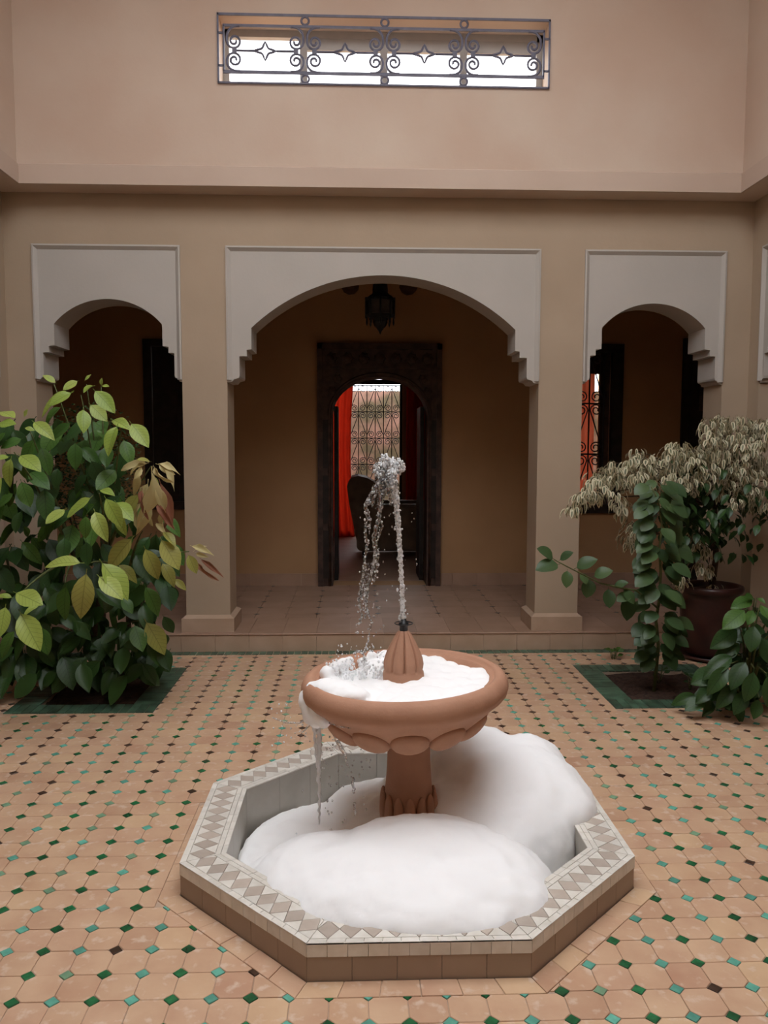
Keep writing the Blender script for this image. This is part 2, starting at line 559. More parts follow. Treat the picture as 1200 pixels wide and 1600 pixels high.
# ------------------------------------------------------------------ courtyard floor
floor = MB()
xs = [-XS, BEDS[0][0], BEDS[0][1], BX - BA, BX + BA, BEDS[1][0], BEDS[1][1], XS]
ys = [YSN, BY - BA, BY + BA, BEDY[0], BEDY[1], YS]
for i in range(len(xs) - 1):
    for j in range(len(ys) - 1):
        if i in (1, 5) and j == 3:
            continue
        if i == 3 and j == 1:
            continue
        floor.add([(xs[i], ys[j], -0.004), (xs[i + 1], ys[j], -0.004), (xs[i + 1], ys[j + 1], -0.004), (xs[i], ys[j + 1], -0.004)], [(0, 1, 2, 3)])
for sx in (-1, 1):
    for sy in (-1, 1):
        c = (BX + sx * BA, BY + sy * BA, -0.004)
        floor.add([c, (BX + sx * BA * T8, BY + sy * BA, -0.004), (BX + sx * BA, BY + sy * BA * T8, -0.004)], [(0, 1, 2)])
for (x0, x1) in BEDS:       # mortar under the bed edging, sunk bed walls
    for a in ((x0, x1, BEDY[0], BEDY[0] + BW), (x0, x1, BEDY[1] - BW, BEDY[1]), (x0, x0 + BW, BEDY[0] + BW, BEDY[1] - BW), (x1 - BW, x1, BEDY[0] + BW, BEDY[1] - BW)):
        floor.box(a[0], a[1], a[2], a[3], -0.1, -0.003)
for (x0, x1) in BEDS:
    for a, b in (((x0, BEDY[0]), (x1, BEDY[0])), ((x1, BEDY[0]), (x1, BEDY[1])), ((x1, BEDY[1]), (x0, BEDY[1])), ((x0, BEDY[1]), (x0, BEDY[0]))):
        floor.add([(*a, -0.15), (*b, -0.15), (*b, -0.004), (*a, -0.004)], [(0, 1, 2, 3)])
FLOOR = struct(floor.build('floor', M['grout']))

struct(MB().box(-7, 7, -4, 17, -0.5, -0.21).build('ground', M['soil']))
# border strip of green bars against the steps
SW = 0.092
rnd = random.Random(3)
bar = tile_mesh([(-0.0232, -0.044), (0.0232, -0.044), (0.0232, 0.044), (-0.0232, 0.044)], -0.004, 0.002, 0.002).mesh('edging_tile', M['g_bar'])
n = int(2 * XS / 0.0515)
for k in range(n):
    x = -XS + (k + 0.5) * 2 * XS / n
    inst('edging_tile', bar, FLOOR, Matrix.Translation((x, YS - SW / 2, rnd.uniform(-0.0006, 0.0006))))
side = MB()
for sx in (-1, 1):
    k = 0
    y = YSN + 0.03
    while y < YS - SW - 0.03:
        tile_mesh([(sx * XS - sx * 0.002, y - 0.0245), (sx * XS - sx * SW, y - 0.0245), (sx * XS - sx * SW, y + 0.0245), (sx * XS - sx * 0.002, y + 0.0245)], -0.004, 0.002, 0.002, side)
        y += 0.0515
side.build('edging_tiles_by_side_steps', M['g_bar'], FLOOR, kind='stuff')
# green bars round the planting beds
for (x0, x1) in BEDS:
    y0, y1 = BEDY
    def rail(ax, a, b, c0, c1):
        m_ = max(1, round((b - a) / 0.052))
        for q in range(m_):
            u0 = a + (b - a) * q / m_ + 0.0022; u1 = a + (b - a) * (q + 1) / m_ - 0.0022
            if ax == 'y':
                poly = [(c0, u0), (c1, u0), (c1, u1), (c0, u1)]
            else:
                poly = [(u0, c0), (u1, c0), (u1, c1), (u0, c1)]
            plank('bed_edging_tile', poly, -0.008, 0.003 + rnd.uniform(-0.0008, 0.0008), M['g_bar'], FLOOR, 0.002)
    rail('y', y0 + BW, y1 - BW, x0 + 0.002, x0 + BW)
    rail('y', y0 + BW, y1 - BW, x1 - BW, x1 - 0.002)
    rail('x', x0 + 0.002, x1 - 0.002, y0 + 0.002, y0 + BW)
    rail('x', x0 + 0.002, x1 - 0.002, y1 - BW, y1 - 0.002)

# obstacles that cut the tile field
RING = 0.07
oct_n = [(math.cos(PI / 4 * k), math.sin(PI / 4 * k)) for k in range(8)]
obstacles = [[(nn, nn[0] * BX + nn[1] * BY + BA + RING) for nn in oct_n]]
for (x0, x1) in BEDS:
    obstacles.append([((1, 0), x1), ((-1, 0), -x0), ((0, 1), BEDY[1]), ((0, -1), -BEDY[0])])
lims = [((1, 0), XS - SW), ((-1, 0), XS - SW), ((0, 1), YS - SW), ((0, -1), -YSN)]


def cut(poly):
    changed = False
    for nn, c in lims:
        if any(nn[0] * p[0] + nn[1] * p[1] > c for p in poly):
            poly = clip(poly, nn, c - 0.001, False); changed = True
            if len(poly) < 3:
                return None, True
    cx = sum(p[0] for p in poly) / len(poly); cy = sum(p[1] for p in poly) / len(poly)
    for ob in obstacles:
        best = max(ob, key=lambda h: h[0][0] * cx + h[0][1] * cy - h[1])
        mn = min(best[0][0] * p[0] + best[0][1] * p[1] - best[1] for p in poly)
        if mn >= 0:
            continue
        if all(max(h[0][0] * p[0] + h[0][1] * p[1] - h[1] for h in ob) > 0 for p in poly) and best[0][0] * cx + best[0][1] * cy - best[1] > 0.08:
            continue
        poly = clip(poly, best[0], best[1] + 0.001, True); changed = True
        if len(poly) < 3:
            return None, True
    return (poly if area(poly) > 4e-5 else None), changed


D = 0.0225
G = 0.0012
hx, hy = GX / 2 - G, GY / 2 - G
octp = [(-hx + D, -hy), (hx - D, -hy), (hx, -hy + D), (hx, hy - D), (hx - D, hy), (-hx + D, hy), (-hx, hy - D), (-hx, -hy + D)]
dd = D - 0.0014
diap = [(0, -dd), (dd, 0), (0, dd), (-dd, 0)]
oct_me = tile_mesh(octp, -0.004, 0.0, 0.0013).mesh('floor_tile', M['tile'])
GL = ['g_dark', 'g_brown', 'g_turq', 'g_pale']
dia_me = [tile_mesh(diap, -0.004, 0.0006, 0.001).mesh('inset_tile', M[g]) for g in GL]
octs, dias = [], []
i0, i1 = math.floor((-XS - OX) / GX) - 1, math.ceil((XS - OX) / GX) + 1
j0, j1 = math.floor((YSN - OY) / GY) - 1, math.ceil((YS - OY) / GY) + 1


def score(c):
    q = proj((c[0], c[1], 0))
    if not q or not (-30 < q[0] < 1230 and -30 < q[1] < 1630):
        return -1
    if 300 < q[0] < 960 and 1210 < q[1] < 1500 and abs(c[0] - BX) < BA and abs(c[1] - BY) < BA + 0.1:
        return 0
    return 1 / q[2]


for i in range(i0, i1):
    for j in range(j0, j1):
        c = (OX + (i + 0.5) * GX, OY + (j + 0.5) * GY)
        poly, ch = cut([(c[0] + x, c[1] + y) for x, y in octp])
        if poly:
            octs.append((score(c), c, poly if ch else None))
        c = (OX + i * GX, OY + j * GY)
        poly, ch = cut([(c[0] + x, c[1] + y) for x, y in diap])
        if poly:
            far = min(1, max(0, (c[1] - 2.6) / 2.4))
            right = 0.15 if c[0] > 0.5 else 0
            if i % 2 == 0:
                g = 1 if rnd.random() < 0.04 + 0.75 * far + right * far else 0
            else:
                g = 3 if rnd.random() < 0.12 + 0.5 * far else 2
            dias.append((score(c), c, poly if ch else None, g))
octs.sort(key=lambda t: -t[0]); dias.sort(key=lambda t: -t[0])
rest = MB()
for k, (s_, c, poly) in enumerate(octs):
    dz = rnd.uniform(-0.0007, 0.0007)
    if k < 300:
        if poly:
            plank('floor_tile', poly, -0.004, dz, M['tile'], FLOOR, 0.0013)
        else:
            inst('floor_tile', oct_me, FLOOR, Matrix.Translation((c[0], c[1], dz)) @ Matrix.Rotation(rnd.uniform(-0.004, 0.004), 4, 'X') @ Matrix.Rotation(rnd.uniform(-0.004, 0.004), 4, 'Y'))
    else:
        tile_mesh(poly or [(c[0] + x, c[1] + y) for x, y in octp], -0.004, dz, 0.0013, rest)
rest.build('small_floor_tiles', M['tile'], FLOOR, kind='stuff')
rest = MB()
for k, (s_, c, poly, g) in enumerate(dias):
    if k < 300:
        if poly:
            plank('inset_tile', poly, -0.004, 0.0006, M[GL[g]], FLOOR, 0.001)
        else:
            inst('inset_tile', dia_me[g], FLOOR, Matrix.Translation((c[0], c[1], rnd.uniform(-0.0003, 0.0003))) @ Matrix.Rotation(rnd.uniform(-0.12, 0.12), 4, 'Z'))
    else:
        tile_mesh(poly or [(c[0] + x, c[1] + y) for x, y in diap], -0.004, 0.0006, 0.001, rest, g)
rest.build('small_inset_tiles', [M[g] for g in GL], FLOOR, kind='stuff')
# ring of plain cut tiles round the basin
for k in range(8):
    nn = oct_n[k]; tt = (-nn[1], nn[0])
    ext = BA + RING
    half0, half1 = BA * T8, ext * T8
    m_ = 6
    for q in range(m_):
        f0, f1 = -1 + 2 * q / m_, -1 + 2 * (q + 1) / m_
        poly = []
        for f, r, h in ((f0, BA + 0.001, half0), (f1, BA + 0.001, half0), (f1, ext - 0.001, half1), (f0, ext - 0.001, half1)):
            e = f * h + (0.001 if f == f0 else -0.001)
            poly.append((BX + nn[0] * r + tt[0] * e, BY + nn[1] * r + tt[1] * e))
        plank('border_tile', poly, -0.004, rnd.uniform(-0.0006, 0.0008), M['tile_r'], FLOOR, 0.0013)

# ------------------------------------------------------------------ gallery floor, step, ceiling
gf = MB()
gf.box(-XB, XB, YS + 0.012, YB + 0.02, -0.1, ZS - 0.006)
gf.box(-XB, XB, YBN - 0.02, YSN - 0.012, -0.1, ZS - 0.006)
for sx in (-1, 1):
    a, b = sorted((sx * (XS + 0.012), sx * XB))
    gf.box(a, b, YSN - 0.012, YS + 0.012, -0.1, ZS - 0.006)
GAL = struct(gf.build('floor_gallery', M['grout']))
# riser and step slabs of the far side
w = 0.2535
k0 = int(XS / w) + 1
for k in range(-k0, k0):
    x0, x1 = max(-XS + 0.001, k * w), min(XS - 0.001, (k + 1) * w)
    if x1 - x0 < 0.02:
        continue
    riser = MB().box(x0 + 0.001, x1 - 0.001, YS, YS + 0.013, -0.004, ZS - 0.012)
    riser.build('riser_tile', M['plinth'], GAL)
    slab = MB()
    poly = [(YS - 0.008, ZS - 0.010), (YS - 0.004, ZS - 0.002), (YS + 0.004, ZS), (YS + 0.53, ZS), (YS + 0.53, ZS - 0.012), (YS - 0.004, ZS - 0.014)]
    slab.prism(poly, lambda u, v, d: (d, u, v), x0 + 0.001, x1 - 0.001)
    slab.build('step_slab', M['gal_tile'], GAL)
for sx in (-1, 1):
    a, b = sorted((sx * XS, sx * (XS + 0.013)))
    MB().box(a, b, YSN, YS, -0.004, ZS - 0.012).build('riser', M['plinth'], GAL)
    a, b = sorted((sx * (XS - 0.006), sx * XB))
    MB().box(a, b, YSN, YS - 0.01, ZS - 0.012, ZS).build('step_slab', M['gal_tile'], GAL)
MB().box(-XB, XB, YBN, YSN - 0.012, ZS - 0.012, ZS).build('step_slab', M['gal_tile'], GAL)
# gallery tiles with inset squares
GPX, GPY, GOX, GOY = 0.2535, 0.268, -0.5335, 6.672
d2 = 0.026
hx, hy = GPX / 2 - 0.001, GPY / 2 - 0.001
op = [(-hx + d2, -hy), (hx - d2, -hy), (hx, -hy + d2), (hx, hy - d2), (hx - d2, hy), (-hx + d2, hy), (-hx, hy - d2), (-hx, -hy + d2)]
g_me = tile_mesh(op, -0.006, 0.0, 0.001).mesh('gallery_tile', M['gal_tile'])
e2 = d2 - 0.001
gi_me = [tile_mesh([(0, -e2), (e2, 0), (0, e2), (-e2, 0)], -0.006, 0.0004, 0.001).mesh('inset_tile', M[x]) for x in ('dark_inset', 'grey_inset')]
for i in range(-17, 22):
    for j in range(-1, 6):
        c = (GOX + (i + 0.5) * GPX, GOY + (j + 0.5) * GPY)
        lo, hi = YS + 0.532, YB - 0.002
        if abs(c[0]) < XB - 0.13 and c[1] + hy > lo:
            poly = [(c[0] + x, min(hi, max(lo, c[1] + y))) for x, y in op]
            if c[1] - hy >= lo and c[1] + hy <= hi:
                inst('gallery_tile', g_me, GAL, Matrix.Translation((c[0], c[1], ZS)))
            elif c[1] - hy < hi and area(poly) > 0.002:
                plank('gallery_tile', poly, ZS - 0.006, ZS, M['gal_tile'], GAL, 0.001)
        c = (GOX + i * GPX, GOY + j * GPY)
        if abs(c[0]) < XB - 0.1 and lo + e2 < c[1] < hi - e2:
            inst('inset_tile', gi_me[i % 2], GAL, Matrix.Translation((c[0], c[1], ZS)))

cb = MB()
cb.box(-XB, XB, YW + 0.02, YB + 0.2, 3.2, 3.42)
cb.box(-XB, XB, YBN - 0.2, YN - 0.02, 3.2, 3.42)
for sx in (-1, 1):
    a, b = sorted((sx * (XW + 0.02), sx * XB))
    cb.box(a, b, YN - 0.02, YW + 0.02, 3.2, 3.42)
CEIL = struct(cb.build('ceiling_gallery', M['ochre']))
for k in range(-8, 9):
    x = 0.02 + 0.57 * (k + 0.5)
    if abs(x) < XB - 0.1:
        MB().tube([(x, YW + TH, 3.11), (x, YB, 3.11)], 0.09, 10).build('ceiling_beam', M['beam'], CEIL)


# ------------------------------------------------------------------ arcades
def arch_half(w_, kind):
    """right half outline of a white arch panel, from the foot outward edge up to the crown (u, z)"""
    if kind == 'wide':
        a, sp, top = 0.98, 2.41, 2.80
        pts = [(w_, 2.014), (w_ - 0.035, 2.018), (w_ - 0.05, 2.036), (w_ - 0.085, 2.046), (w_ - 0.09, 2.06), (w_ - 0.09, 2.203), (w_ - 0.105, 2.205), (w_ - 0.145, 2.205),
               (w_ - 0.145, 2.25), (w_ - 0.18, 2.255)]
    else:
        a, sp, top = 0.392, 2.43, 2.612
        pts = [(w_, 2.014), (w_ - 0.022, 2.018), (w_ - 0.03, 2.036), (w_ - 0.052, 2.046), (w_ - 0.056, 2.06), (w_ - 0.056, 2.222), (w_ - 0.07, 2.225), (w_ - 0.098, 2.225),
               (w_ - 0.098, 2.27), (a, 2.275)]
    rise = top - sp
    R_ = (a * a + rise * rise) / (2 * rise)
    th = math.asin(a / R_)
    nseg = 18
    arc = [(R_ * math.sin(th * (1 - k / nseg)), top - R_ + R_ * math.cos(th * (1 - k / nseg))) for k in range(nseg + 1)]
    return pts + arc


def arcade(name, label_side, length, origin, ang, m0):
    """wall with one wide and two narrow arches; local u along the wall, d into the wall"""
    ca, sa = math.cos(ang), math.sin(ang)

    def fn(u, z, d):
        return (origin[0] + u * ca - d * sa, origin[1] + u * sa + d * ca, z)
    half = length / 2
    wl = MB()
    lin = [(-half, 2.9975), (half, 2.9975), (half, ZC + 0.02), (-half, ZC + 0.02)]
    wl.prism(lin, fn, 0, TH)
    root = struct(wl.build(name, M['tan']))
    ci, co = 1.16, 1.49
    edge = half - m0
    for s in (-1, 1):
        for nm, a, b in (('pillar', ci, co), ('corner_pier', edge, half)):
            u0, u1 = sorted((s * a, s * b))
            pil = MB().prism([(u0, ZS), (u1, ZS), (u1, 2.9975), (u0, 2.9975)], fn, 0, TH).build(nm, M['tan'], root)
            p0 = u0 - 0.032 if (nm == 'pillar' or s > 0) else u0
            p1 = u1 + 0.032 if (nm == 'pillar' or s < 0) else u1
            pm = MB()
            pm.prism([(p0, ZS), (p1, ZS), (p1, ZS + 0.105), (p0, ZS + 0.105)], fn, -0.032, TH + 0.032)
            n_ = len(pm.v)
            lo = [(p0, -0.032), (p1, -0.032), (p1, TH + 0.032), (p0, TH + 0.032)]
            hi_ = [(u0, 0.0), (u1, 0.0), (u1, TH), (u0, TH)]
            pm.add([fn(u, ZS + 0.105, d) for u, d in lo] + [fn(u, ZS + 0.128, d) for u, d in hi_],
                   [(0, 1, 5, 4), (1, 2, 6, 5), (2, 3, 7, 6), (3, 0, 4, 7)])
            pm.build('plinth', M['plinth'], pil)
    for c, w_, kind in ((0, ci, 'wide'), ((co + edge) / 2, (edge - co) / 2, 'narrow'), (-(co + edge) / 2, (edge - co) / 2, 'narrow')):
        h = arch_half(w_, kind)
        ztop = 2.9975
        outline = [(c - w_, ztop), (c - w_, 2.014)] + [(c - u, z) for u, z in h[1:]] + [(c + u, z) for u, z in reversed(h[:-1])] + [(c + w_, ztop)]
        pan = MB().prism(outline, fn, 0.006, TH - 0.006).build('white_arch_panel', M['white'], root)
        # raised frame: fillet then a bevel falling back to the field
        for tag, line in (('top', [(c - w_, ztop), (c + w_, ztop)]), ('l', [(c - w_, 2.03), (c - w_, ztop)]), ('r', [(c + w_, ztop), (c + w_, 2.03)])):
            (ua, za), (ub, zb) = line
            fm = MB()
            sec = [(0.0, 0.006), (0.0, -0.014), (0.012, -0.016), (0.036, 0.006)]
            if tag == 'top':
                A = [fn(ua + o_, za - o_, d) for o_, d in sec]; B = [fn(ub - o_, zb - o_, d) for o_, d in sec]
            elif tag == 'l':
                A = [fn(ua + o_, za, d) for o_, d in sec]; B = [fn(ub + o_, zb - o_, d) for o_, d in sec]
            else:
                A = [fn(ua - o_, za - o_, d) for o_, d in sec]; B = [fn(ub - o_, zb, d) for o_, d in sec]
            n_ = len(sec)
            fm.add(A + B, [(i, (i + 1) % n_, n_ + (i + 1) % n_, n_ + i) for i in range(n_)] + [tuple(range(n_)), tuple(range(2 * n_ - 1, n_ - 1, -1))])
            fm.build('frame_moulding', M['white'], pan)
    return root


WB = arcade('wall_back', 'far', 2 * XW, (0, YW), 0, 0.2)
ly = YW - YN
WL = arcade('wall_left', 'left', ly, (-XW, (YW + YN) / 2), PI / 2, 0.16)
WR = arcade('wall_right', 'right', ly, (XW, (YW + YN) / 2), -PI / 2, 0.16)
WF = arcade('wall_front', 'near', 2 * XW, (0, YN), PI, 0.2)

# ------------------------------------------------------------------ upper walls
XU, YU, YUN = XW - PR, YW - PR, YN + PR
WIN = (at(340, 24, YU).x, at(859, 33, YU).x, 4.055, 4.515)


def grid_wall(mb, fn, u0, u1, z0, z1, holes, d0, d1):
    us = sorted({u0, u1, *[h[0] for h in holes], *[h[1] for h in holes]})
    zs = sorted({z0, z1, *[h[2] for h in holes], *[h[3] for h in holes]})
    inside = lambda u, z: any(h[0] < u < h[1] and h[2] < z < h[3] for h in holes)
    for i in range(len(us) - 1):
        for j in range(len(zs) - 1):
            if inside((us[i] + us[i + 1]) / 2, (zs[j] + zs[j + 1]) / 2):
                continue
            for d in (d0, d1):
                mb.add([fn(us[i], zs[j], d), fn(us[i + 1], zs[j], d), fn(us[i + 1], zs[j + 1], d), fn(us[i], zs[j + 1], d)], [(0, 1, 2, 3)])
    rects = [(u0, u1, z0, z1)] + list(holes)
    for a, b, c, d in rects:
        for p, q in (((a, c), (b, c)), ((b, c), (b, d)), ((b, d), (a, d)), ((a, d), (a, c))):
            mb.add([fn(*p, d0), fn(*q, d0), fn(*q, d1), fn(*p, d1)], [(0, 1, 2, 3)])


uw = MB()
grid_wall(uw, lambda u, z, d: (u, YU + d, z), -XU, XU, ZC, ZT, [WIN], 0, 0.30)
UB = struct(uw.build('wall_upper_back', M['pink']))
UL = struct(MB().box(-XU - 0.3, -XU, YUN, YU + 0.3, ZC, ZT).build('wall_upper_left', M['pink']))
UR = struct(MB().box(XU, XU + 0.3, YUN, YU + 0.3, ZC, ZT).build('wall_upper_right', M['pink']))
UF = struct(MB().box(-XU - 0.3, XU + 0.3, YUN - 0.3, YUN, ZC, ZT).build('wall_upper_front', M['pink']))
# low projecting band along the foot of each upper wall
b_ = 0.018
sec = [(0, ZC - 0.001), (b_, ZC - 0.001), (b_, ZC + 0.13), (0.0, ZC + 0.142)]


def band(name, pa, pb, nrm, ma, mb_):
    m_ = MB()
    A = [(pa[0] + nrm[0] * o + ma[0] * o, pa[1] + nrm[1] * o + ma[1] * o, z) for o, z in sec]
    B = [(pb[0] + nrm[0] * o + mb_[0] * o, pb[1] + nrm[1] * o + mb_[1] * o, z) for o, z in sec]
    n_ = 4
    m_.add(A + B, [(i, (i + 1) % n_, n_ + (i + 1) % n_, n_ + i) for i in range(n_)])
    return struct(m_.build(name, M['band']))


band('trim_1', (-XU, YU), (XU, YU), (0, -1), (1, 0), (-1, 0))
band('trim_2', (-XU, YUN), (-XU, YU), (1, 0), (0, 1), (0, -1))
band('trim_3', (XU, YU), (XU, YUN), (-1, 0), (0, -1), (0, 1))
band('trim_4', (XU, YUN), (-XU, YUN), (0, 1), (-1, 0), (1, 0))

# unseen flat roof, added; its opening is placed to steer the daylight
RO = (-1.8, 1.8, 0.12, 4.05)
ro = MB()
rx, ry0, ry1 = XU + 0.3, YUN - 0.3, YU + 0.3
ro.box(-rx, RO[0], ry0, ry1, ZT, ZT + 0.22)
ro.box(RO[1], rx, ry0, ry1, ZT, ZT + 0.22)
ro.box(RO[0], RO[1], ry0, RO[2], ZT, ZT + 0.22)
ro.box(RO[0], RO[1], RO[3], ry1, ZT, ZT + 0.22)
struct(ro.build('ceiling_added_roof', M['pink']))

# ---- clerestory window with wrought grille
W1 = empty('window_1', ((WIN[0] + WIN[1]) / 2, YU + 0.2, WIN[2]), kind='structure')
fr = MB()
wx0, wx1, wz0, wz1 = WIN
for a in ((wx0, wx1, wz1 - 0.05, wz1), (wx0, wx1, wz0, wz0 + 0.012), (wx0, wx0 + 0.045, wz0, wz1), (wx1 - 0.045, wx1, wz0, wz1)):
    fr.box(a[0], a[1], YU + 0.2, YU + 0.25, a[2], a[3])
fr.build('window_frame', M['alu'], W1)
for k in range(1, 4):
    x = wx0 + (wx1 - wx0) * k / 4
    MB().box(x - 0.026, x + 0.026, YU + 0.195, YU + 0.25, wz0, wz1).build('mullion', M['alu'], W1)
for k in range(1, 4):
    x0 = wx0 + (wx1 - wx0) * k / 4 + 0.026
    x1 = wx0 + (wx1 - wx0) * (k + 1) / 4 - 0.026
    MB().box(x0, min(x1, wx1 - 0.045), YU + 0.205, YU + 0.24, wz1 - 0.13, wz1 - 0.05).build('sash_rail', M['alu'], W1)


def spiral(cx, cz, r0, a0, turns, sgn, n=22, r1=0.25):
    return [(cx + r0 * (1 - (1 - r1) * t / n) * math.cos(a0 + sgn * 2 * PI * turns * t / n),
             cz + r0 * (1 - (1 - r1) * t / n) * math.sin(a0 + sgn * 2 * PI * turns * t / n)) for t in range(n + 1)]


GYP = YU - 0.012
GR = empty('window_grille', ((wx0 + wx1) / 2, GYP, wz0))
bpy.data.objects.remove(GR)
gx0, gx1 = wx0 + 0.035, wx1 - 0.035
rt = 0.0075


def bar2(name, pts, r=rt, nn=6, parent=W1, Y=GYP, material='iron_up'):
    return MB().tube([(u, Y, z) for u, z in pts], r, nn).build(name, M[material], parent)


def flat2(name, u0, u1, z0, z1, parent=W1, Y=GYP, material='iron_up', t=0.006):
    return MB().box(u0, u1, Y - t, Y + t, z0, z1).build(name, M[material], parent)


H = wz1 - wz0
flat2('grille_frame_bar', wx0 - 0.004, wx1 + 0.004, wz1 - 0.012, wz1 + 0.003)
flat2('grille_frame_bar', wx0 - 0.004, wx1 + 0.004, wz0 - 0.003, wz0 + 0.008)
flat2('grille_frame_bar', wx0 - 0.004, wx0 + 0.008, wz0, wz1)
flat2('grille_frame_bar', wx1 - 0.008, wx1 + 0.004, wz0, wz1)
zu, zm, zl = wz0 + 0.83 * H - 0.0, wz0 + 0.47 * H, wz0 + 0.165 * H
flat2('grille_rail', gx0, gx1, zu - 0.008, zu + 0.008)
flat2('grille_rail', gx0, gx1, zl - 0.012, zl + 0.008)
flat2('grille_stile', gx0, gx0 + 0.012, zl, zu)
flat2('grille_stile', gx1 - 0.012, gx1, zl, zu)
for z in (wz0 + 0.25 * H, wz0 + 0.72 * H):
    flat2('grille_lug', wx0, gx0 + 0.006, z - 0.006, z + 0.006)
    flat2('grille_lug', gx1 - 0.006, wx1, z - 0.006, z + 0.006)
gw = (gx1 - gx0 - 0.03) / 4
for k in range(4):
    a = gx0 + 0.015 + k * gw + 0.012
    b = a + gw - 0.024
    mid = (a + b) / 2
    r = 0.056
    # four-point star on the middle bar
    q = 0.062
    star = []
    for s0, e0 in (((-1, 0), (0, 1)), ((0, 1), (1, 0)), ((1, 0), (0, -1)), ((0, -1), (-1, 0))):
        for t in range(7):
            f = t / 7
            u = s0[0] * (1 - f) + e0[0] * f; v = s0[1] * (1 - f) + e0[1] * f
            pull = 1 - 0.42 * math.sin(PI * f)
            star.append((mid + u * q * 1.25 * pull, zm + v * q * pull))
    star.append(star[0])
    bar2('grille_star', star, 0.008)
    bar2('grille_middle_bar', [(a + r, zm), (mid - q * 1.25, zm)], 0.0078)
    bar2('grille_middle_bar', [(mid + q * 1.25, zm), (b - r, zm)], 0.0078)
    for s, e in ((1, a), (-1, b)):
        for v in (1, -1):
            # C scroll: from rail, round the corner, curling inward
            zr = zu - 0.004 if v > 0 else zl + 0.004
            pts = []
            R2 = abs(zr - zm) - 0.028
            cx = e + s * 0.07
            pts.append((e + s * 0.09, zr))
            for t in range(7):
                an = PI / 2 * t / 6
                pts.append((cx - s * 0.07 * math.sin(an), zm + v * 0.028 + v * R2 * (0.45 + 0.55 * math.cos(an)) if t < 6 else zm + v * 0.075))
            sx_, sz_ = e + s * 0.052, zm + v * 0.062
            for (pu, pz) in spiral(0, 0, 0.052, PI, 1.55, 1, 22, 0.22):
                pts.append((sx_ + s * pu, sz_ + v * pz))
            bar2('grille_scroll', pts, 0.0085)
        MB().box(e + s * 0.052 - 0.016, e + s * 0.052 + 0.016, GYP - 0.009, GYP + 0.009, zm - 0.018, zm + 0.018).build('grille_collar', M['iron_up'], W1)
    if k:
        xr = gx0 + 0.015 + k * gw
        for zz in ((wz0 + zl - 0.012) / 2 + 0.003, (wz1 + zu) / 2 - 0.001):
            ring = [(xr + 0.026 * math.cos(2 * PI * t / 14), zz + 0.026 * math.sin(2 * PI * t / 14)) for t in range(15)]
            bar2('grille_ring', ring, 0.0078)

# ------------------------------------------------------------------ gallery back walls and the rooms behind them
DO = (0.03 - 0.52, 0.03 + 0.52, ZS - 0.2, 2.28)      # door opening in the wall (frame covers the edge)
WR_O = (1.66, 2.40, 0.93, 2.50)                      # right-hand window
WL_O = (-2.24, -1.56, 0.96, 2.53)
gbw = MB()
grid_wall(gbw, lambda u, z, d: (u, YB + d, z), -XB, XB, -0.1, 3.42, [(DO[0], DO[1], ZS, 2.28), WR_O, WL_O], 0, 0.25)
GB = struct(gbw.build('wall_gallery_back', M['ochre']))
for sx, nm in ((-1, 'wall_gallery_left'), (1, 'wall_gallery_right')):
    a, b = sorted((sx * XB, sx * (XB + 0.2)))
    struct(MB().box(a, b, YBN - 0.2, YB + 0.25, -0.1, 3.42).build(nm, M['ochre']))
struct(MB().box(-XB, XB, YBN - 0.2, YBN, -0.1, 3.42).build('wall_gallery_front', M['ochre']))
BBD = struct(MB().box(-XB, DO[0] - 0.11, YB - 0.006, YB, ZS, ZS + 0.118).build('baseboard_back', M['grout']))
for k in range(-18, 19):
    x0, x1 = k * w, (k + 1) * w
    for lo, hi in ((-XB, DO[0] - 0.1), (DO[1] + 0.1, XB)):
        a, b = max(x0, lo), min(x1, hi)
        if b - a > 0.03:
            MB().box(a + 0.001, b - 0.001, YB - 0.014, YB - 0.004, ZS, ZS + 0.12).build('skirting_tile', M['gal_tile'], BBD)

# ---- carved door surround
DR = empty('door_1', (0.025, YB, ZS), kind='structure')
dx0, dx1, dzt = -0.589, 0.638, 2.547
ow, osp, otop = 0.47, 1.86, 2.225
dc = 0.028
outl = [(dx0, ZS), (dx0, dzt), (dx1, dzt), (dx1, ZS), (dc + ow, ZS), (dc + ow, osp)]
for t in range(1, 24):
    a = PI * t / 24
    outl.append((dc + ow * math.cos(a) ** 1 if True else 0, osp + (otop - osp) * math.sin(a)))
outl += [(dc - ow, osp), (dc - ow, ZS)]
MB().prism(outl, lambda u, z, d: (u, d, z), YB - 0.05, YB + 0.28).build('carved_frame', M['wood'], DR)
for a in ((dx0, dx0 + 0.05, ZS, dzt), (dx1 - 0.05, dx1, ZS, dzt), (dx0, dx1, dzt - 0.06, dzt), (dx0 + 0.05, dx1 - 0.05, dzt - 0.25, dzt - 0.225)):
    MB().box(a[0], a[1], YB - 0.075, YB - 0.045, a[2], a[3]).build('frame_moulding', M['wood'], DR)
for k in range(7):
    x = dx0 + 0.14 + k * (dx1 - dx0 - 0.28) / 6
    ros = MB().lathe([(0.055, 0.0), (0.05, 0.012), (0.03, 0.008), (0.022, 0.02), (0.0001, 0.024)], (0, 0, 0), 14, rf=lambda a, z: 1 + 0.12 * math.cos(7 * a))
    o = bpy.data.objects.new('carved_rosette', ros.mesh('carved_rosette', M['wood']))
    link(o, DR, Matrix.Translation((x, YB - 0.05, dzt - 0.145)) @ Matrix.Rotation(PI / 2, 4, 'X'))
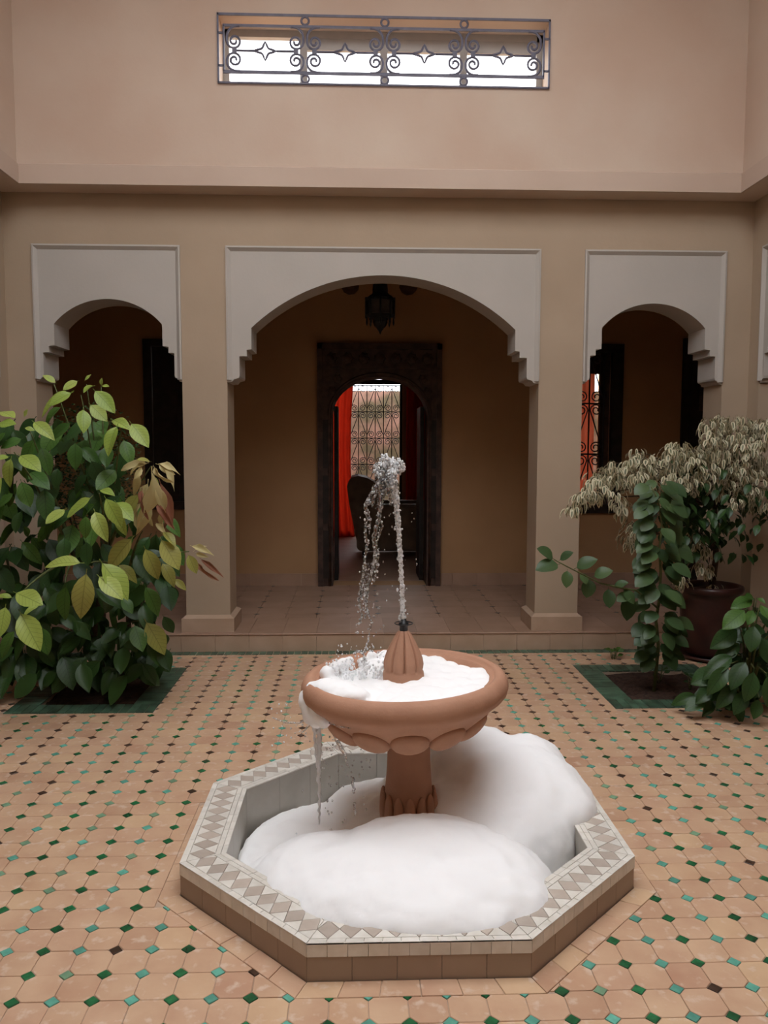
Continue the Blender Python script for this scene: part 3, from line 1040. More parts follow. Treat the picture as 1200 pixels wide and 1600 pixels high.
for s in (-1, 1):
    for z in (2.20, 2.08):
        ros = MB().lathe([(0.045, 0.0), (0.04, 0.012), (0.02, 0.008), (0.0001, 0.02)], (0, 0, 0), 12, rf=lambda a, z: 1 + 0.15 * math.cos(6 * a))
        o = bpy.data.objects.new('carved_rosette', ros.mesh('carved_rosette', M['wood']))
        link(o, DR, Matrix.Translation((dc + s * (0.47 if z < 2.1 else 0.42), YB - 0.05, z)) @ Matrix.Rotation(PI / 2, 4, 'X'))
arch_m = []
for t in range(25):
    a = PI * t / 24
    arch_m.append((dc + (ow + 0.03) * math.cos(a), YB - 0.052, osp + (otop - osp + 0.03) * math.sin(a)))
MB().tube([(dc + ow + 0.03, YB - 0.052, ZS)] + arch_m + [(dc - ow - 0.03, YB - 0.052, ZS)], 0.016, 6).build('arch_moulding', M['wood'], DR)
for s in (-1, 1):
    for k in range(3):
        z0 = ZS + 0.08 + k * 0.55
        x = dc + s * 0.54
        MB().box(x - 0.03, x + 0.03, YB - 0.062, YB - 0.045, z0, z0 + 0.48).build('carved_panel', M['wood2'], DR)
# door leaves folded back inside
for s in (-1, 1):
    x = dc + s * (ow - 0.005)
    a, b = sorted((x, x - s * 0.04))
    MB().box(a, b, YB + 0.29, YB + 0.76, ZS + 0.004, 1.95).build('door_leaf', M['wood2'], DR)

# ---- room behind the door
RX0, RX1, RY1 = -1.25, 1.15, 12.5
rm = MB()
rm.box(RX0 - 0.1, RX1 + 0.1, YB + 0.25, RY1 + 0.2, -0.1, ZS - 0.001)
struct(rm.build('floor_room', M['gal_tile']))
struct(MB().box(RX0 - 0.1, RX1 + 0.1, YB + 0.25, RY1 + 0.2, 3.2, 3.42).build('ceiling_room', M['tan']))
struct(MB().box(RX0 - 0.1, RX0, YB + 0.25, RY1, ZS, 3.2).build('wall_room_left', M['tan']))
struct(MB().box(RX1, RX1 + 0.1, YB + 0.25, RY1, ZS, 3.2).build('wall_room_right', M['tan']))
rw = MB()
FW = (-0.72, 0.50, 0.25, 2.95)
grid_wall(rw, lambda u, z, d: (u, RY1 + d, z), RX0 - 0.1, RX1 + 0.1, -0.1, 3.42, [FW], 0, 0.2)
struct(rw.build('wall_room_back', M['tan']))
W2 = empty('window_2', (-0.1, RY1 + 0.05, 0.25), kind='structure')
for a in ((FW[0], FW[1], 2.49, 2.56), (FW[0], FW[0] + 0.05, 0.25, 2.95), (FW[1] - 0.03, FW[1], 0.25, 2.95), (FW[0], FW[1], 0.25, 0.30)):
    MB().box(a[0], a[1], RY1 + 0.0, RY1 + 0.06, a[2], a[3]).build('window_bar', M['wood2'], W2)


def scroll_grille(parent, x0, x1, z0, z1, Y, nx, nz, r=0.008, material='iron'):
    dx = (x1 - x0) / nx
    dz = (z1 - z0) / nz
    for i in range(nx + 1):
        bar2('grille_bar', [(x0 + i * dx, z0), (x0 + i * dx, z1)], r * 0.9, 5, parent, Y, material)
    for j in range(nz + 1):
        bar2('grille_crossbar', [(x0, z0 + j * dz), (x1, z0 + j * dz)], r * 0.9, 5, parent, Y, material)
    sp = MB()
    for i in range(nx):
        for j in range(nz):
            cx = x0 + (i + 0.5) * dx
            rr = min(dx * 0.42, 0.07)
            sg = 1 if i % 2 else -1
            pts = [(cx + sg * p, z0 + j * dz + rr + 0.004 + q) for p, q in spiral(0, 0, rr, 0, 1.6, 1, 18, 0.25)]
            up = [(cx + sg * p, z0 + (j + 1) * dz - rr - 0.004 - q) for p, q in spiral(0, 0, rr, PI, 1.6, 1, 18, 0.25)]
            for c in (pts[::-1] + up,):
                bar2('grille_scroll', c, r * 0.75, 5, parent, Y, material)


scroll_grille(W2, -0.30, 0.47, 0.45, 2.47, RY1 + 0.03, 6, 5)


def curtain(name, x0, x1, z0, z1, Y, folds, amp, material, label, cat='curtain', drift=0.0):
    m_ = MB()
    nx, nz = folds * 8, 10
    vs, fs = [], []
    for j in range(nz + 1):
        f = j / nz
        for i in range(nx + 1):
            g = i / nx
            x = x0 + (x1 - x0) * g + drift * math.sin(PI * f) * g
            y = Y + amp * math.sin(2 * PI * folds * g + 0.6 * math.sin(3 * f)) * (0.5 + 0.5 * (1 - f)) + 0.008 * math.sin(9 * g + 5 * f)
            vs.append((x, y, z0 + (z1 - z0) * f))
    for j in range(nz):
        for i in range(nx):
            a = j * (nx + 1) + i
            fs.append((a, a + 1, a + nx + 2, a + nx + 1))
    m_.add(vs, fs, 0, True)
    o = m_.build(name, material, None, label=label, category=cat)
    o['group'] = 'red curtains in the rooms behind the gallery'
    return o


curtain('curtain', -0.78, -0.235, ZS, 2.75, RY1 - 0.12, 5, 0.035, M['red'], 'glowing red curtain hanging left of the far grilled window', drift=-0.06)
curtain('curtain', 0.56, 1.05, ZS, 2.75, RY1 - 0.12, 5, 0.035, M['red'], 'dim red curtain in shadow right of the far grilled window')

# ---- right-hand room behind the gallery window
struct(MB().box(1.27, 3.4, YB + 0.25, 10.4, -0.1, ZS).build('floor_side_room', M['gal_tile']))
struct(MB().box(1.27, 3.4, YB + 0.25, 10.4, 3.2, 3.42).build('ceiling_side_room', M['tan']))
struct(MB().box(3.3, 3.4, YB + 0.25, 10.3, ZS, 3.2).build('wall_side_room_right', M['tan']))
sr = MB()
grid_wall(sr, lambda u, z, d: (u, 10.2 + d, z), 1.27, 3.3, ZS, 3.2, [(1.45, 3.1, 0.5, 2.95)], 0, 0.2)
struct(sr.build('wall_side_room_back', M['tan']))
W3 = empty('window_3', (2.03, YB, 0.9), kind='structure')
for a in ((WR_O[0] - 0.06, WR_O[1] + 0.06, WR_O[3] - 0.02, WR_O[3] + 0.06), (WR_O[0] - 0.06, WR_O[1] + 0.06, WR_O[2] - 0.06, WR_O[2] + 0.03),
          (WR_O[0] - 0.06, WR_O[0] + 0.03, WR_O[2], WR_O[3]), (WR_O[1] - 0.05, WR_O[1] + 0.06, WR_O[2], WR_O[3])):
    MB().box(a[0], a[1], YB - 0.03, YB + 0.05, a[2], a[3]).build('window_frame', M['wood2'], W3)
MB().box(WR_O[1] - 0.15, WR_O[1] - 0.10, YB + 0.05, YB + 0.10, WR_O[2], WR_O[3]).build('casement_stile', M['wood2'], W3)
MB().box(WR_O[1] - 0.10, WR_O[1] - 0.05, YB + 0.06, YB + 0.09, WR_O[2], WR_O[3]).build('casement_stile', M['wood'], W3)
scroll_grille(W3, WR_O[0] + 0.03, WR_O[1] - 0.12, WR_O[2] + 0.03, WR_O[3] - 0.02, YB + 0.02, 4, 3, 0.009)
curtain('curtain', 1.42, 2.29, ZS, 2.34, YB + 0.36, 8, 0.03, M['orange'], 'orange-red curtain behind the scrolled grille of the right gallery window')

MB().box(1.35, 2.75, YB + 0.33, YB + 0.42, 2.30, 2.85).build('pelmet', M['wood2'], W3)
# ---- shuttered left-hand window
W4 = empty('window_4', (-1.9, YB, 0.9), kind='structure')
for a in ((WL_O[0] - 0.05, WL_O[1] + 0.05, WL_O[3] - 0.02, WL_O[3] + 0.05), (WL_O[0] - 0.05, WL_O[1] + 0.05, WL_O[2] - 0.05, WL_O[2] + 0.03),
          (WL_O[0] - 0.05, WL_O[0] + 0.03, WL_O[2], WL_O[3]), (WL_O[1] - 0.03, WL_O[1] + 0.05, WL_O[2], WL_O[3])):
    MB().box(a[0], a[1], YB - 0.03, YB + 0.05, a[2], a[3]).build('window_frame', M['wood2'], W4)
mx_ = (WL_O[0] + WL_O[1]) / 2
for s in (0, 1):
    a = WL_O[0] + 0.03 + s * (mx_ - WL_O[0] - 0.03) + 0.003
    b = a + (mx_ - WL_O[0] - 0.03) - 0.006
    sh = MB().box(a, b, YB + 0.0, YB + 0.03, WL_O[2] + 0.03, WL_O[3] - 0.02).build('shutter', M['wood2'], W4)
    for z0, z1 in ((WL_O[2] + 0.1, 1.65), (1.75, WL_O[3] - 0.1)):
        MB().box(a + 0.06, b - 0.06, YB - 0.008, YB, z0, z1).build('shutter_panel', M['wood2'], sh)
# ---- dark door at the right end of the far gallery
D2 = empty('door_2', (3.6, YB, ZS), kind='structure')
MB().box(3.06, 4.14, YB - 0.04, YB + 0.01, ZS, 2.62).build('door_frame', M['wood2'], D2)
for x0, x1 in ((3.14, 3.59), (3.61, 4.06)):
    lf = MB().box(x0, x1, YB - 0.055, YB - 0.035, ZS + 0.01, 2.54).build('door_leaf', M['wood2'], D2)
    for z0, z1 in ((0.3, 1.1), (1.2, 1.8), (1.9, 2.45)):
        MB().box(x0 + 0.08, x1 - 0.08, YB - 0.065, YB - 0.05, z0, z1).build('door_panel', M['wood'], lf)

# ---- garden wall seen through the far window, with unseen shading added
struct(MB().box(-5, 6, RY1 + 0.2, 15.1, 3.42, 3.6).build('ceiling_added_shade', M['ochre']))  # added roof, dims the daylight on the garden and curtains
for nm, xx in (('wall_added_shade_left', -1.9), ('wall_added_shade_right', 4.6)):
    struct(MB().box(xx, xx + 0.2, 10.5 if xx > 0 else RY1 + 0.2, 16.0, -0.2, 3.6).build(nm, M['ochre']))  # side walls added to close off the sky light
struct(MB().box(-5, 6, 16.0, 16.25, -0.2, 2.62).build('wall_garden', M['garden']))
struct(MB().box(-5, 6, RY1 + 0.2, 16.0, -0.2, -0.05).build('ground_garden', M['gal_tile']))

# ------------------------------------------------------------------ armchair in the room
def rounded(mb, x0, x1, y0, y1, z0, z1, r=0.05, mi=0):
    """box with rounded vertical section in xz, softened in y"""
    n_ = 5
    poly = []
    for cx, cz, a0 in ((x1 - r, z1 - r, 0), (x0 + r, z1 - r, PI / 2), (x0 + r, z0 + r, PI), (x1 - r, z0 + r, 1.5 * PI)):
        for t in range(n_ + 1):
            a = a0 + PI / 2 * t / n_
            poly.append((cx + r * math.cos(a), cz + r * math.sin(a)))
    mb.prism(poly, lambda u, v, d: (u, d, v), y0 + r * 0.4, y1 - r * 0.4, mi, True)
    ins = [((x0 + x1) / 2 + (u - (x0 + x1) / 2) * 0.93, (z0 + z1) / 2 + (v - (z0 + z1) / 2) * 0.93) for u, v in poly]
    n2 = len(poly)
    for ya, yb in ((y0 + r * 0.4, y0), (y1 - r * 0.4, y1)):
        vs = [(u, ya, v) for u, v in poly] + [(u, yb, v) for u, v in ins]
        mb.add(vs, [(i, (i + 1) % n2, n2 + (i + 1) % n2, n2 + i) for i in range(n2)] + [tuple(range(n2, 2 * n2))], mi, True)
    return mb


AY = 10.3
p0 = at(545, 860, AY); p1 = at(668, 860, AY)
ac = empty('armchair', ((p0.x + p1.x) / 2, AY, ZS), label='brown leather armchair in the dim room beyond the carved doorway', category='armchair')
ax0, ax1 = p0.x, p1.x + 0.05
zt, za = at(560, 742, AY).z, at(620, 785, AY).z
bk = MB()
bk.prism([(ax0 + 0.12, 0.26), (ax0 + 0.01, za), (ax0 - 0.02, zt - 0.13), (ax0 + 0.04, zt - 0.02), (ax0 + 0.12, zt), (ax0 + 0.24, zt - 0.03), (ax0 + 0.36, zt - 0.10), (ax0 + 0.38, za - 0.05), (ax0 + 0.42, 0.26)],
         lambda u, v, d: (u, d, v), AY - 0.32, AY + 0.42, 0, False)
bk.build('backrest', M['sofa'], ac)
rounded(MB(), ax0 + 0.1, ax1, AY - 0.42, AY - 0.22, 0.24, za, 0.07).build('armrest', M['sofa'], ac)
rounded(MB(), ax0 + 0.1, ax1, AY + 0.32, AY + 0.52, 0.24, za, 0.07).build('armrest', M['sofa'], ac)
rounded(MB(), ax0 + 0.3, ax1 + 0.02, AY - 0.22, AY + 0.32, 0.24, za - 0.16, 0.05).build('seat', M['sofa'], ac)
for sx, sy in ((ax0 + 0.2, AY - 0.33), (ax1 - 0.08, AY - 0.33), (ax0 + 0.2, AY + 0.43), (ax1 - 0.08, AY + 0.43)):
    MB().box(sx - 0.03, sx + 0.03, sy - 0.03, sy + 0.03, ZS, 0.25).build('leg', M['wood2'], ac)

# ------------------------------------------------------------------ lantern
LX, LY = 0.0, 7.05
ln = empty('hanging_lantern', (LX, LY, 2.5), label='black metal lantern with tapered tiers hanging inside the central arch', category='lantern')
c = (LX, LY, 0)
MB().tube([(LX, LY, 2.95), (LX, LY, 3.2)], 0.008, 6).build('chain', M['black'], ln)
MB().lathe([(0.0001, 2.99), (0.022, 2.985), (0.022, 2.965), (0.045, 2.955), (0.062, 2.93), (0.068, 2.88), (0.066, 2.86), (0.074, 2.85), (0.074, 2.845), (0.12, 2.815), (0.122, 2.80)], c, 16).build('dome_cap', M['black'], ln)
cage = MB()
for z in (2.80, 2.665):
    cage.lathe([(0.118, z - 0.012), (0.128, z - 0.008), (0.128, z + 0.008), (0.118, z + 0.012)], c, 8, smooth=False)
CAGE = cage.build('cage', M['black'], ln)
for k in range(8):
    a = 2 * PI * k / 8
    MB().tube([(LX + 0.122 * math.cos(a), LY + 0.122 * math.sin(a), 2.64), (LX + 0.122 * math.cos(a), LY + 0.122 * math.sin(a), 2.82)], 0.009, 5).build('cage_bar', M['black'], CAGE)
    a2 = a + PI / 8
    b2 = a + PI / 4
    A = Vector((LX + 0.115 * math.cos(a), LY + 0.115 * math.sin(a), 0)); B = Vector((LX + 0.115 * math.cos(b2), LY + 0.115 * math.sin(b2), 0))
    o_ = Vector((math.cos(a2), math.sin(a2), 0)) * 0.004
    pm = MB()
    pm.add([A + Vector((0, 0, 2.675)), B + Vector((0, 0, 2.675)), B + Vector((0, 0, 2.79)), A + Vector((0, 0, 2.79)),
            A - o_ + Vector((0, 0, 2.675)), B - o_ + Vector((0, 0, 2.675)), B - o_ + Vector((0, 0, 2.79)), A - o_ + Vector((0, 0, 2.79))],
           [(0, 1, 2, 3), (4, 7, 6, 5), (0, 4, 5, 1), (2, 6, 7, 3), (1, 5, 6, 2), (0, 3, 7, 4)])
    pm.build('glass_pane', M['glass'], CAGE)
    MB().tube([(LX + 0.115 * math.cos(a), LY + 0.115 * math.sin(a), 2.655), (LX + 0.115 * math.cos(a), LY + 0.115 * math.sin(a), 2.60), (LX + 0.115 * math.cos(a), LY + 0.115 * math.sin(a), 2.575)], [0.006, 0.010, 0.001], 5).build('pendant', M['black'], ln)
MB().lathe([(0.12, 2.655), (0.07, 2.64), (0.062, 2.62), (0.066, 2.61), (0.05, 2.575), (0.03, 2.555), (0.012, 2.53), (0.006, 2.515), (0.0001, 2.50)], c, 8, smooth=False).build('bottom_tier', M['black'], ln)

# ------------------------------------------------------------------ octagonal basin
bs = empty('fountain_basin', (BX, BY, 0), label='low octagonal fountain basin with white and beige tiled rim', category='basin')
INN = BA - RW
body = MB()
def octring(a, z):
    R_ = a / math.cos(PI / 8)
    return [(BX + R_ * math.cos(PI / 8 + k * PI / 4), BY + R_ * math.sin(PI / 8 + k * PI / 4), z) for k in range(8)]
rings = [octring(BA - 0.006, -0.2), octring(BA - 0.006, BH - 0.004), octring(INN + 0.006, BH - 0.004), octring(INN + 0.006, -0.2)]
vs = [p for r in rings for p in r]
fs = []
for i in range(3):
    for k in range(8):
        fs.append((i * 8 + k, i * 8 + (k + 1) % 8, (i + 1) * 8 + (k + 1) % 8, (i + 1) * 8 + k))
fs.append(tuple(range(24, 32)))
body.add(vs, fs)
body.build('grout_core', M['rim_grout'], bs)
rn = random.Random(5)
for k in range(8):
    nn = oct_n[k]; tt = (-nn[1], nn[0])

    def W(e, r):
        return (BX + nn[0] * r + tt[0] * e, BY + nn[1] * r + tt[1] * e)

    def strip(r0, r1, m_, name, material, z1):
        # row of tiles between apothems r0 < r1, mitred at both ends
        for q in range(m_):
            f0, f1 = -1 + 2 * q / m_, -1 + 2 * (q + 1) / m_
            poly = [W(f0 * r1 * T8 + 0.0008, r1), W(f1 * r1 * T8 - 0.0008, r1), W(f1 * r0 * T8 - 0.0008, r0), W(f0 * r0 * T8 + 0.0008, r0)]
            plank(name, poly, BH - 0.005, z1 + rn.uniform(-0.0005, 0.0005), material, bs, 0.001)
    strip(BA - 0.021, BA, 12, 'edge_tile', M['rim_w'], BH)
    strip(INN + 0.019, INN + 0.0365, 9, 'border_tile', M['rim_w'], BH)
    strip(INN, INN + 0.0175, 9, 'inner_edge_tile', M['rim_w'], BH)
    r0, r1 = INN + 0.038, BA - 0.0225
    mid = (r0 + r1) / 2
    hw = (r1 - r0) / 2
    nd = 9
    step = 2 * mid * T8 / nd
    def mitre(poly):
        # stay inside the mitre lines of this side
        for s in (-1, 1):
            a = PI / 4 * k + s * PI / 8
            nrm = (-math.sin(a) * s, math.cos(a) * s)     # outward across the mitre
            poly = clip(poly, nrm, nrm[0] * BX + nrm[1] * BY - 0.0008, False)
            if len(poly) < 3:
                return None
        return poly if area(poly) > 2e-5 else None
    g = 0.0009
    for q in range(-1, nd + 1):
        e = -mid * T8 + (q + 0.5) * step
        dia = [W(e, mid + hw - g), W(e + step / 2 - g, mid), W(e, mid - hw + g), W(e - step / 2 + g, mid)]
        p_ = mitre(dia)
        if p_:
            plank('diamond_tile', p_, BH - 0.005, BH + rn.uniform(-0.0004, 0.0004), M['rim_d'], bs, 0.0008)
        e2_ = e + step / 2
        for s in (-1, 1):
            tri = [W(e2_ - step / 2 + 1.6 * g, mid + s * hw), W(e2_ + step / 2 - 1.6 * g, mid + s * hw), W(e2_, mid + s * 1.6 * g)]
            p_ = mitre(tri)
            if p_:
                plank('triangle_tile', p_, BH - 0.005, BH + rn.uniform(-0.0004, 0.0004), M['rim_w'], bs, 0.0008)
    # upright faces
    def upright(r, out, m_, z0, z1, name, material, proud):
        for q in range(m_):
            f0, f1 = -1 + 2 * q / m_, -1 + 2 * (q + 1) / m_
            ra, rb = (r, r + proud) if out else (r, r - proud)
            h0, h1 = ra * T8, rb * T8
            pr = MB()
            A = [(f0 * h0 + 0.0008, ra), (f1 * h0 - 0.0008, ra), (f1 * h1 - 0.0008, rb), (f0 * h1 + 0.0008, rb)]
            vs = [(*W(e, rr), z0) for e, rr in A] + [(*W(e, rr), z1) for e, rr in A]
            pr.add(vs, [(0, 1, 2, 3), (4, 5, 6, 7), (0, 1, 5, 4), (1, 2, 6, 5), (2, 3, 7, 6), (3, 0, 4, 7)])
            pr.build(name, material, bs)
    upright(BA - 0.006, True, 11, BH - 0.043, BH - 0.001, 'face_tile', M['rim_w'], 0.006)
    upright(BA - 0.006, True, 5, -0.004, BH - 0.0445, 'base_tile', M['basin_out'], 0.004)
    upright(INN + 0.006, False, 3, -0.2, BH - 0.005, 'inner_wall_tile', M['basin_in'], 0.005)
bfl = MB()
bfl.add(octring(INN, -0.19), [tuple(range(8))])
bfl.build('basin_bottom', M['basin_in'], bs)

# ------------------------------------------------------------------ fountain
FX, FY = -0.016, 3.01
ft = empty('fountain', (FX, FY, -0.19), label='terracotta bowl fountain on a stout pedestal in the octagonal basin', category='fountain')
TILT = Matrix.Translation((FX, FY, 0.45)) @ Matrix.Rotation(math.radians(-2.0), 4, 'Y') @ Matrix.Translation((-FX, -FY, -0.45))


def tilted(mb):
    mb.v = [tuple(TILT @ Vector(v)) for v in mb.v]
    return mb


prof = [(0.0001, 0.60), (0.20, 0.605), (0.30, 0.625), (0.322, 0.655), (0.325, 0.668), (0.338, 0.672), (0.341, 0.666), (0.345, 0.679), (0.356, 0.686), (0.37, 0.684), (0.384, 0.672), (0.393, 0.653),
        (0.395, 0.635), (0.390, 0.617), (0.378, 0.602), (0.36, 0.588), (0.33, 0.560), (0.30, 0.530), (0.265, 0.499), (0.23, 0.472), (0.18, 0.455), (0.12, 0.447), (0.085, 0.444), (0.0001, 0.444)]
BOWL = tilted(MB().lathe(prof, (FX, FY, 0), 72)).build('bowl', M['clay'], ft)
for k in range(12):
    a = -PI / 2 + 2 * PI * k / 12
    # bulging rounded lobe lying on the lower bowl
    Rm = Matrix.Rotation(a, 4, 'Z') @ Matrix.Rotation(math.radians(-43), 4, 'Y')
    pb = MB().ball((FX + 0.272 * math.cos(a), FY + 0.272 * math.sin(a), 0.508), (0.074, 0.070, 0.030), 20, 12, 0, Rm)
    tilted(pb).build('petal', M['clay'], BOWL)
pprof = [(0.094, -0.19), (0.094, 0.12), (0.094, 0.19), (0.093, 0.215), (0.090, 0.24), (0.086, 0.29), (0.083, 0.34), (0.082, 0.40), (0.084, 0.45)]
PED = MB().lathe(pprof, (FX + 0.012, FY, 0), 40).build('pedestal', M['clay'], ft)
for k in range(14):
    a = 2 * PI * (k + 0.5) / 14
    pt = MB().ball((FX + 0.012 + 0.100 * math.cos(a), FY + 0.100 * math.sin(a), 0.150), (0.015, 0.0215, 0.080), 12, 12, 0, Matrix.Rotation(a, 4, 'Z'))
    pt.build('collar_petal', M['clay'], PED)
NX = -0.026
fprof = [(0.066, 0.60), (0.076, 0.645), (0.079, 0.675), (0.077, 0.690), (0.072, 0.696), (0.0725, 0.703), (0.0745, 0.72), (0.071, 0.742), (0.062, 0.768), (0.050, 0.793), (0.039, 0.815), (0.030, 0.832), (0.023, 0.843), (0.017, 0.848)]


def ribs(a, z):
    if z < 0.70:
        return 1.0
    d = abs(((a / (2 * PI) * 9 + 0.25) % 1) - 0.5) * 2
    return 1.03 - 0.32 * max(0, 1 - (1 - d) * 4.5) if d > 0.5 else 1.03 - 0.02 * (d * 2) ** 2


FIN = MB().lathe(fprof, (NX, FY, 0), 108, rf=ribs).build('finial', M['clay'], ft)
nz_ = MB().lathe([(0.014, 0.84), (0.016, 0.85), (0.016, 0.866), (0.019, 0.868), (0.019, 0.878), (0.012, 0.88), (0.010, 0.892), (0.0001, 0.892)], (NX, FY, 0), 16)
nz_.build('nozzle', M['black'], FIN)
MB().tube([(NX + 0.034 * math.cos(2 * PI * t / 20), FY + 0.034 * math.sin(2 * PI * t / 20), 0.876) for t in range(21)], 0.0022, 5).build('nozzle_ring', M['black'], FIN)

# ------------------------------------------------------------------ foam
def foam(name, blobs, voxel, label, disp=0.012, tex=0.06, smooth=8):
    m_ = MB()
    for c_, r_ in blobs:
        m_.ball(c_, r_, 20, 14)
    o = m_.build(name, M['foam'], None, label=label, category='foam', kind='stuff')
    md = o.modifiers.new('remesh', 'REMESH'); md.mode = 'VOXEL'; md.voxel_size = voxel; md.use_smooth_shade = True
    sm = o.modifiers.new('smooth', 'SMOOTH'); sm.iterations = smooth; sm.factor = 0.6
    tx = bpy.data.textures.new(name + '_bumps', 'CLOUDS'); tx.noise_scale = tex; tx.noise_depth = 2
    dm = o.modifiers.new('bumps', 'DISPLACE'); dm.texture = tx; dm.texture_coords = 'GLOBAL'; dm.strength = disp; dm.mid_level = 0.5
    return o


rf = random.Random(11)
blobs = [((-0.08, 2.60, 0.01), (0.50, 0.27, 0.21)), ((0.02, 2.68, 0.02), (0.40, 0.27, 0.23)), ((-0.26, 2.68, 0.0), (0.34, 0.26, 0.19)), ((0.20, 2.62, 0.0), (0.29, 0.27, 0.215)),
         ((0.16, 2.47, 0.04), (0.29, 0.20, 0.165)), ((-0.12, 2.44, 0.04), (0.31, 0.18, 0.155)), ((0.04, 2.36, 0.08), (0.27, 0.125, 0.10)),
         ((0.37, 3.18, 0.02), (0.31, 0.36, 0.28)), ((0.47, 3.20, 0.10), (0.28, 0.31, 0.20)), ((0.31, 3.36, 0.12), (0.26, 0.24, 0.22)), ((0.38, 3.02, 0.02), (0.28, 0.25, 0.22)),
         ((0.57, 3.12, 0.10), (0.19, 0.22, 0.15)), ((0.52, 3.36, 0.14), (0.19, 0.18, 0.16)), ((0.22, 3.08, 0.02), (0.24, 0.26, 0.20)), ((0.12, 3.35, 0.05), (0.22, 0.22, 0.18)),
         ((-0.02, 3.01, -0.09), (0.655, 0.655, 0.085)), ((-0.28, 3.05, -0.06), (0.40, 0.45, 0.085)), ((-0.06, 3.34, -0.03), (0.30, 0.26, 0.12)), ((-0.02, 3.20, -0.01), (0.26, 0.30, 0.12)), ((-0.38, 2.76, -0.02), (0.26, 0.24, 0.10))]
for k in range(40):
    a = rf.uniform(0, 2 * PI); r = 0.52 * math.sqrt(rf.random())
    if math.cos(a) < 0.3:
        blobs.append(((BX + r * math.cos(a), BY + r * math.sin(a), -0.05 + rf.uniform(-0.02, 0.03)), rf.uniform(0.04, 0.08)))
foam('foam_heap', blobs, 0.014, 'white foam heaped in the octagonal basin around the pedestal', 0.02, 0.07, 7)
bb = []
zf = 0.643
for k in range(130):
    a = rf.uniform(0, 2 * PI); r = 0.305 * math.sqrt(rf.random())
    x, y = r * math.cos(a), r * math.sin(a)
    crater = (-0.27 < x < -0.03) and (-0.02 < y < 0.20)
    if crater:
        continue
    bb.append(((FX + x, FY + y, zf + 0.035 * x + rf.uniform(-0.006, 0.006)), (0.05, 0.05, 0.028)))
bb.append(((FX, FY, 0.62), (0.325, 0.325, 0.036)))
for c_, r_ in (((-0.27, 2.86, 0.665), (0.07, 0.06, 0.032)), ((-0.315, 2.90, 0.658), (0.06, 0.06, 0.036)), ((-0.355, 2.925, 0.635), (0.05, 0.055, 0.045)), ((-0.385, 2.94, 0.60), (0.038, 0.05, 0.05)),
               ((-0.38, 2.92, 0.565), (0.03, 0.04, 0.05)), ((-0.345, 2.86, 0.60), (0.035, 0.035, 0.04)), ((-0.22, 2.80, 0.668), (0.06, 0.05, 0.025))):
    bb.append((c_, r_))
for px_, py_, yy_, rr_ in ((512, 1092, 2.86, (0.055, 0.05, 0.035)), (500, 1104, 2.88, (0.042, 0.045, 0.045)), (494, 1120, 2.88, (0.032, 0.035, 0.045)), (530, 1094, 2.80, (0.06, 0.045, 0.025)), (506, 1122, 2.84, (0.03, 0.03, 0.04))):
    bb.append((tuple(at(px_, py_, yy_)), rr_))
for k in range(26):   # ragged froth edge behind the crater
    a = rf.uniform(PI * 0.5, PI * 0.98)
    bb.append(((FX + 0.305 * math.cos(a), FY + 0.305 * math.sin(a), 0.668 + rf.uniform(-0.01, 0.02)), rf.uniform(0.012, 0.03)))
foam('foam_in_bowl', bb, 0.008, 'white foam filling the terracotta bowl and spilling over its left lip', 0.008, 0.03, 5)

# ------------------------------------------------------------------ water
rw_ = random.Random(21)


def strand(mb, pts, r0, r1, wob=0.35, seg=0.010, n=7, mi=0, jit=0.003):
    pts = [Vector(p) for p in pts]
    out, rad = [], []
    total = sum((pts[i + 1] - pts[i]).length for i in range(len(pts) - 1))
    done = 0.0
    for i in range(len(pts) - 1):
        a, b = pts[i], pts[i + 1]
        m_ = max(1, int((b - a).length / seg))
        for t in range(m_):
            f = (done + (b - a).length * t / m_) / total
            p = a.lerp(b, t / m_)
            p = p + Vector((rw_.uniform(-jit, jit), rw_.uniform(-jit, jit), 0))
            out.append(p)
            rad.append((r0 + (r1 - r0) * f) * rw_.uniform(1 - wob, 1 + wob))
        done += (b - a).length
    out.append(pts[-1]); rad.append(r1 * 0.5)
    mb.tube(out, rad, n, mi)


WYp = 3.01
jet = MB()
P = lambda x, y, dy=0.0: at(x, y, WYp + dy)
JP = [(630, 978), (628.5, 930), (626, 880), (623, 830), (619, 780), (614, 745), (610, 722)]
strand(jet, [P(*q) for q in JP], 0.0075, 0.0105, 0.22, 0.005, 8, 1, 0.0012)


def beads(mb, path, n_, spread, r0, r1, dy=0.0, mi=0):
    """small blobs of water strung along a falling path"""
    for k in range(n_):
        f = rw_.random() * (len(path) - 1)
        i = min(int(f), len(path) - 2); g = f - i
        x = path[i][0] + (path[i + 1][0] - path[i][0]) * g + rw_.gauss(0, spread)
        y = path[i][1] + (path[i + 1][1] - path[i][1]) * g
        r = rw_.uniform(r0, r1)
        mb.ball(P(x, y, dy + rw_.gauss(0, spread * 0.002)), (r, r, r * rw_.uniform(0.8, 1.7)), 6, 5, mi if rw_.random() < 0.6 else 2)


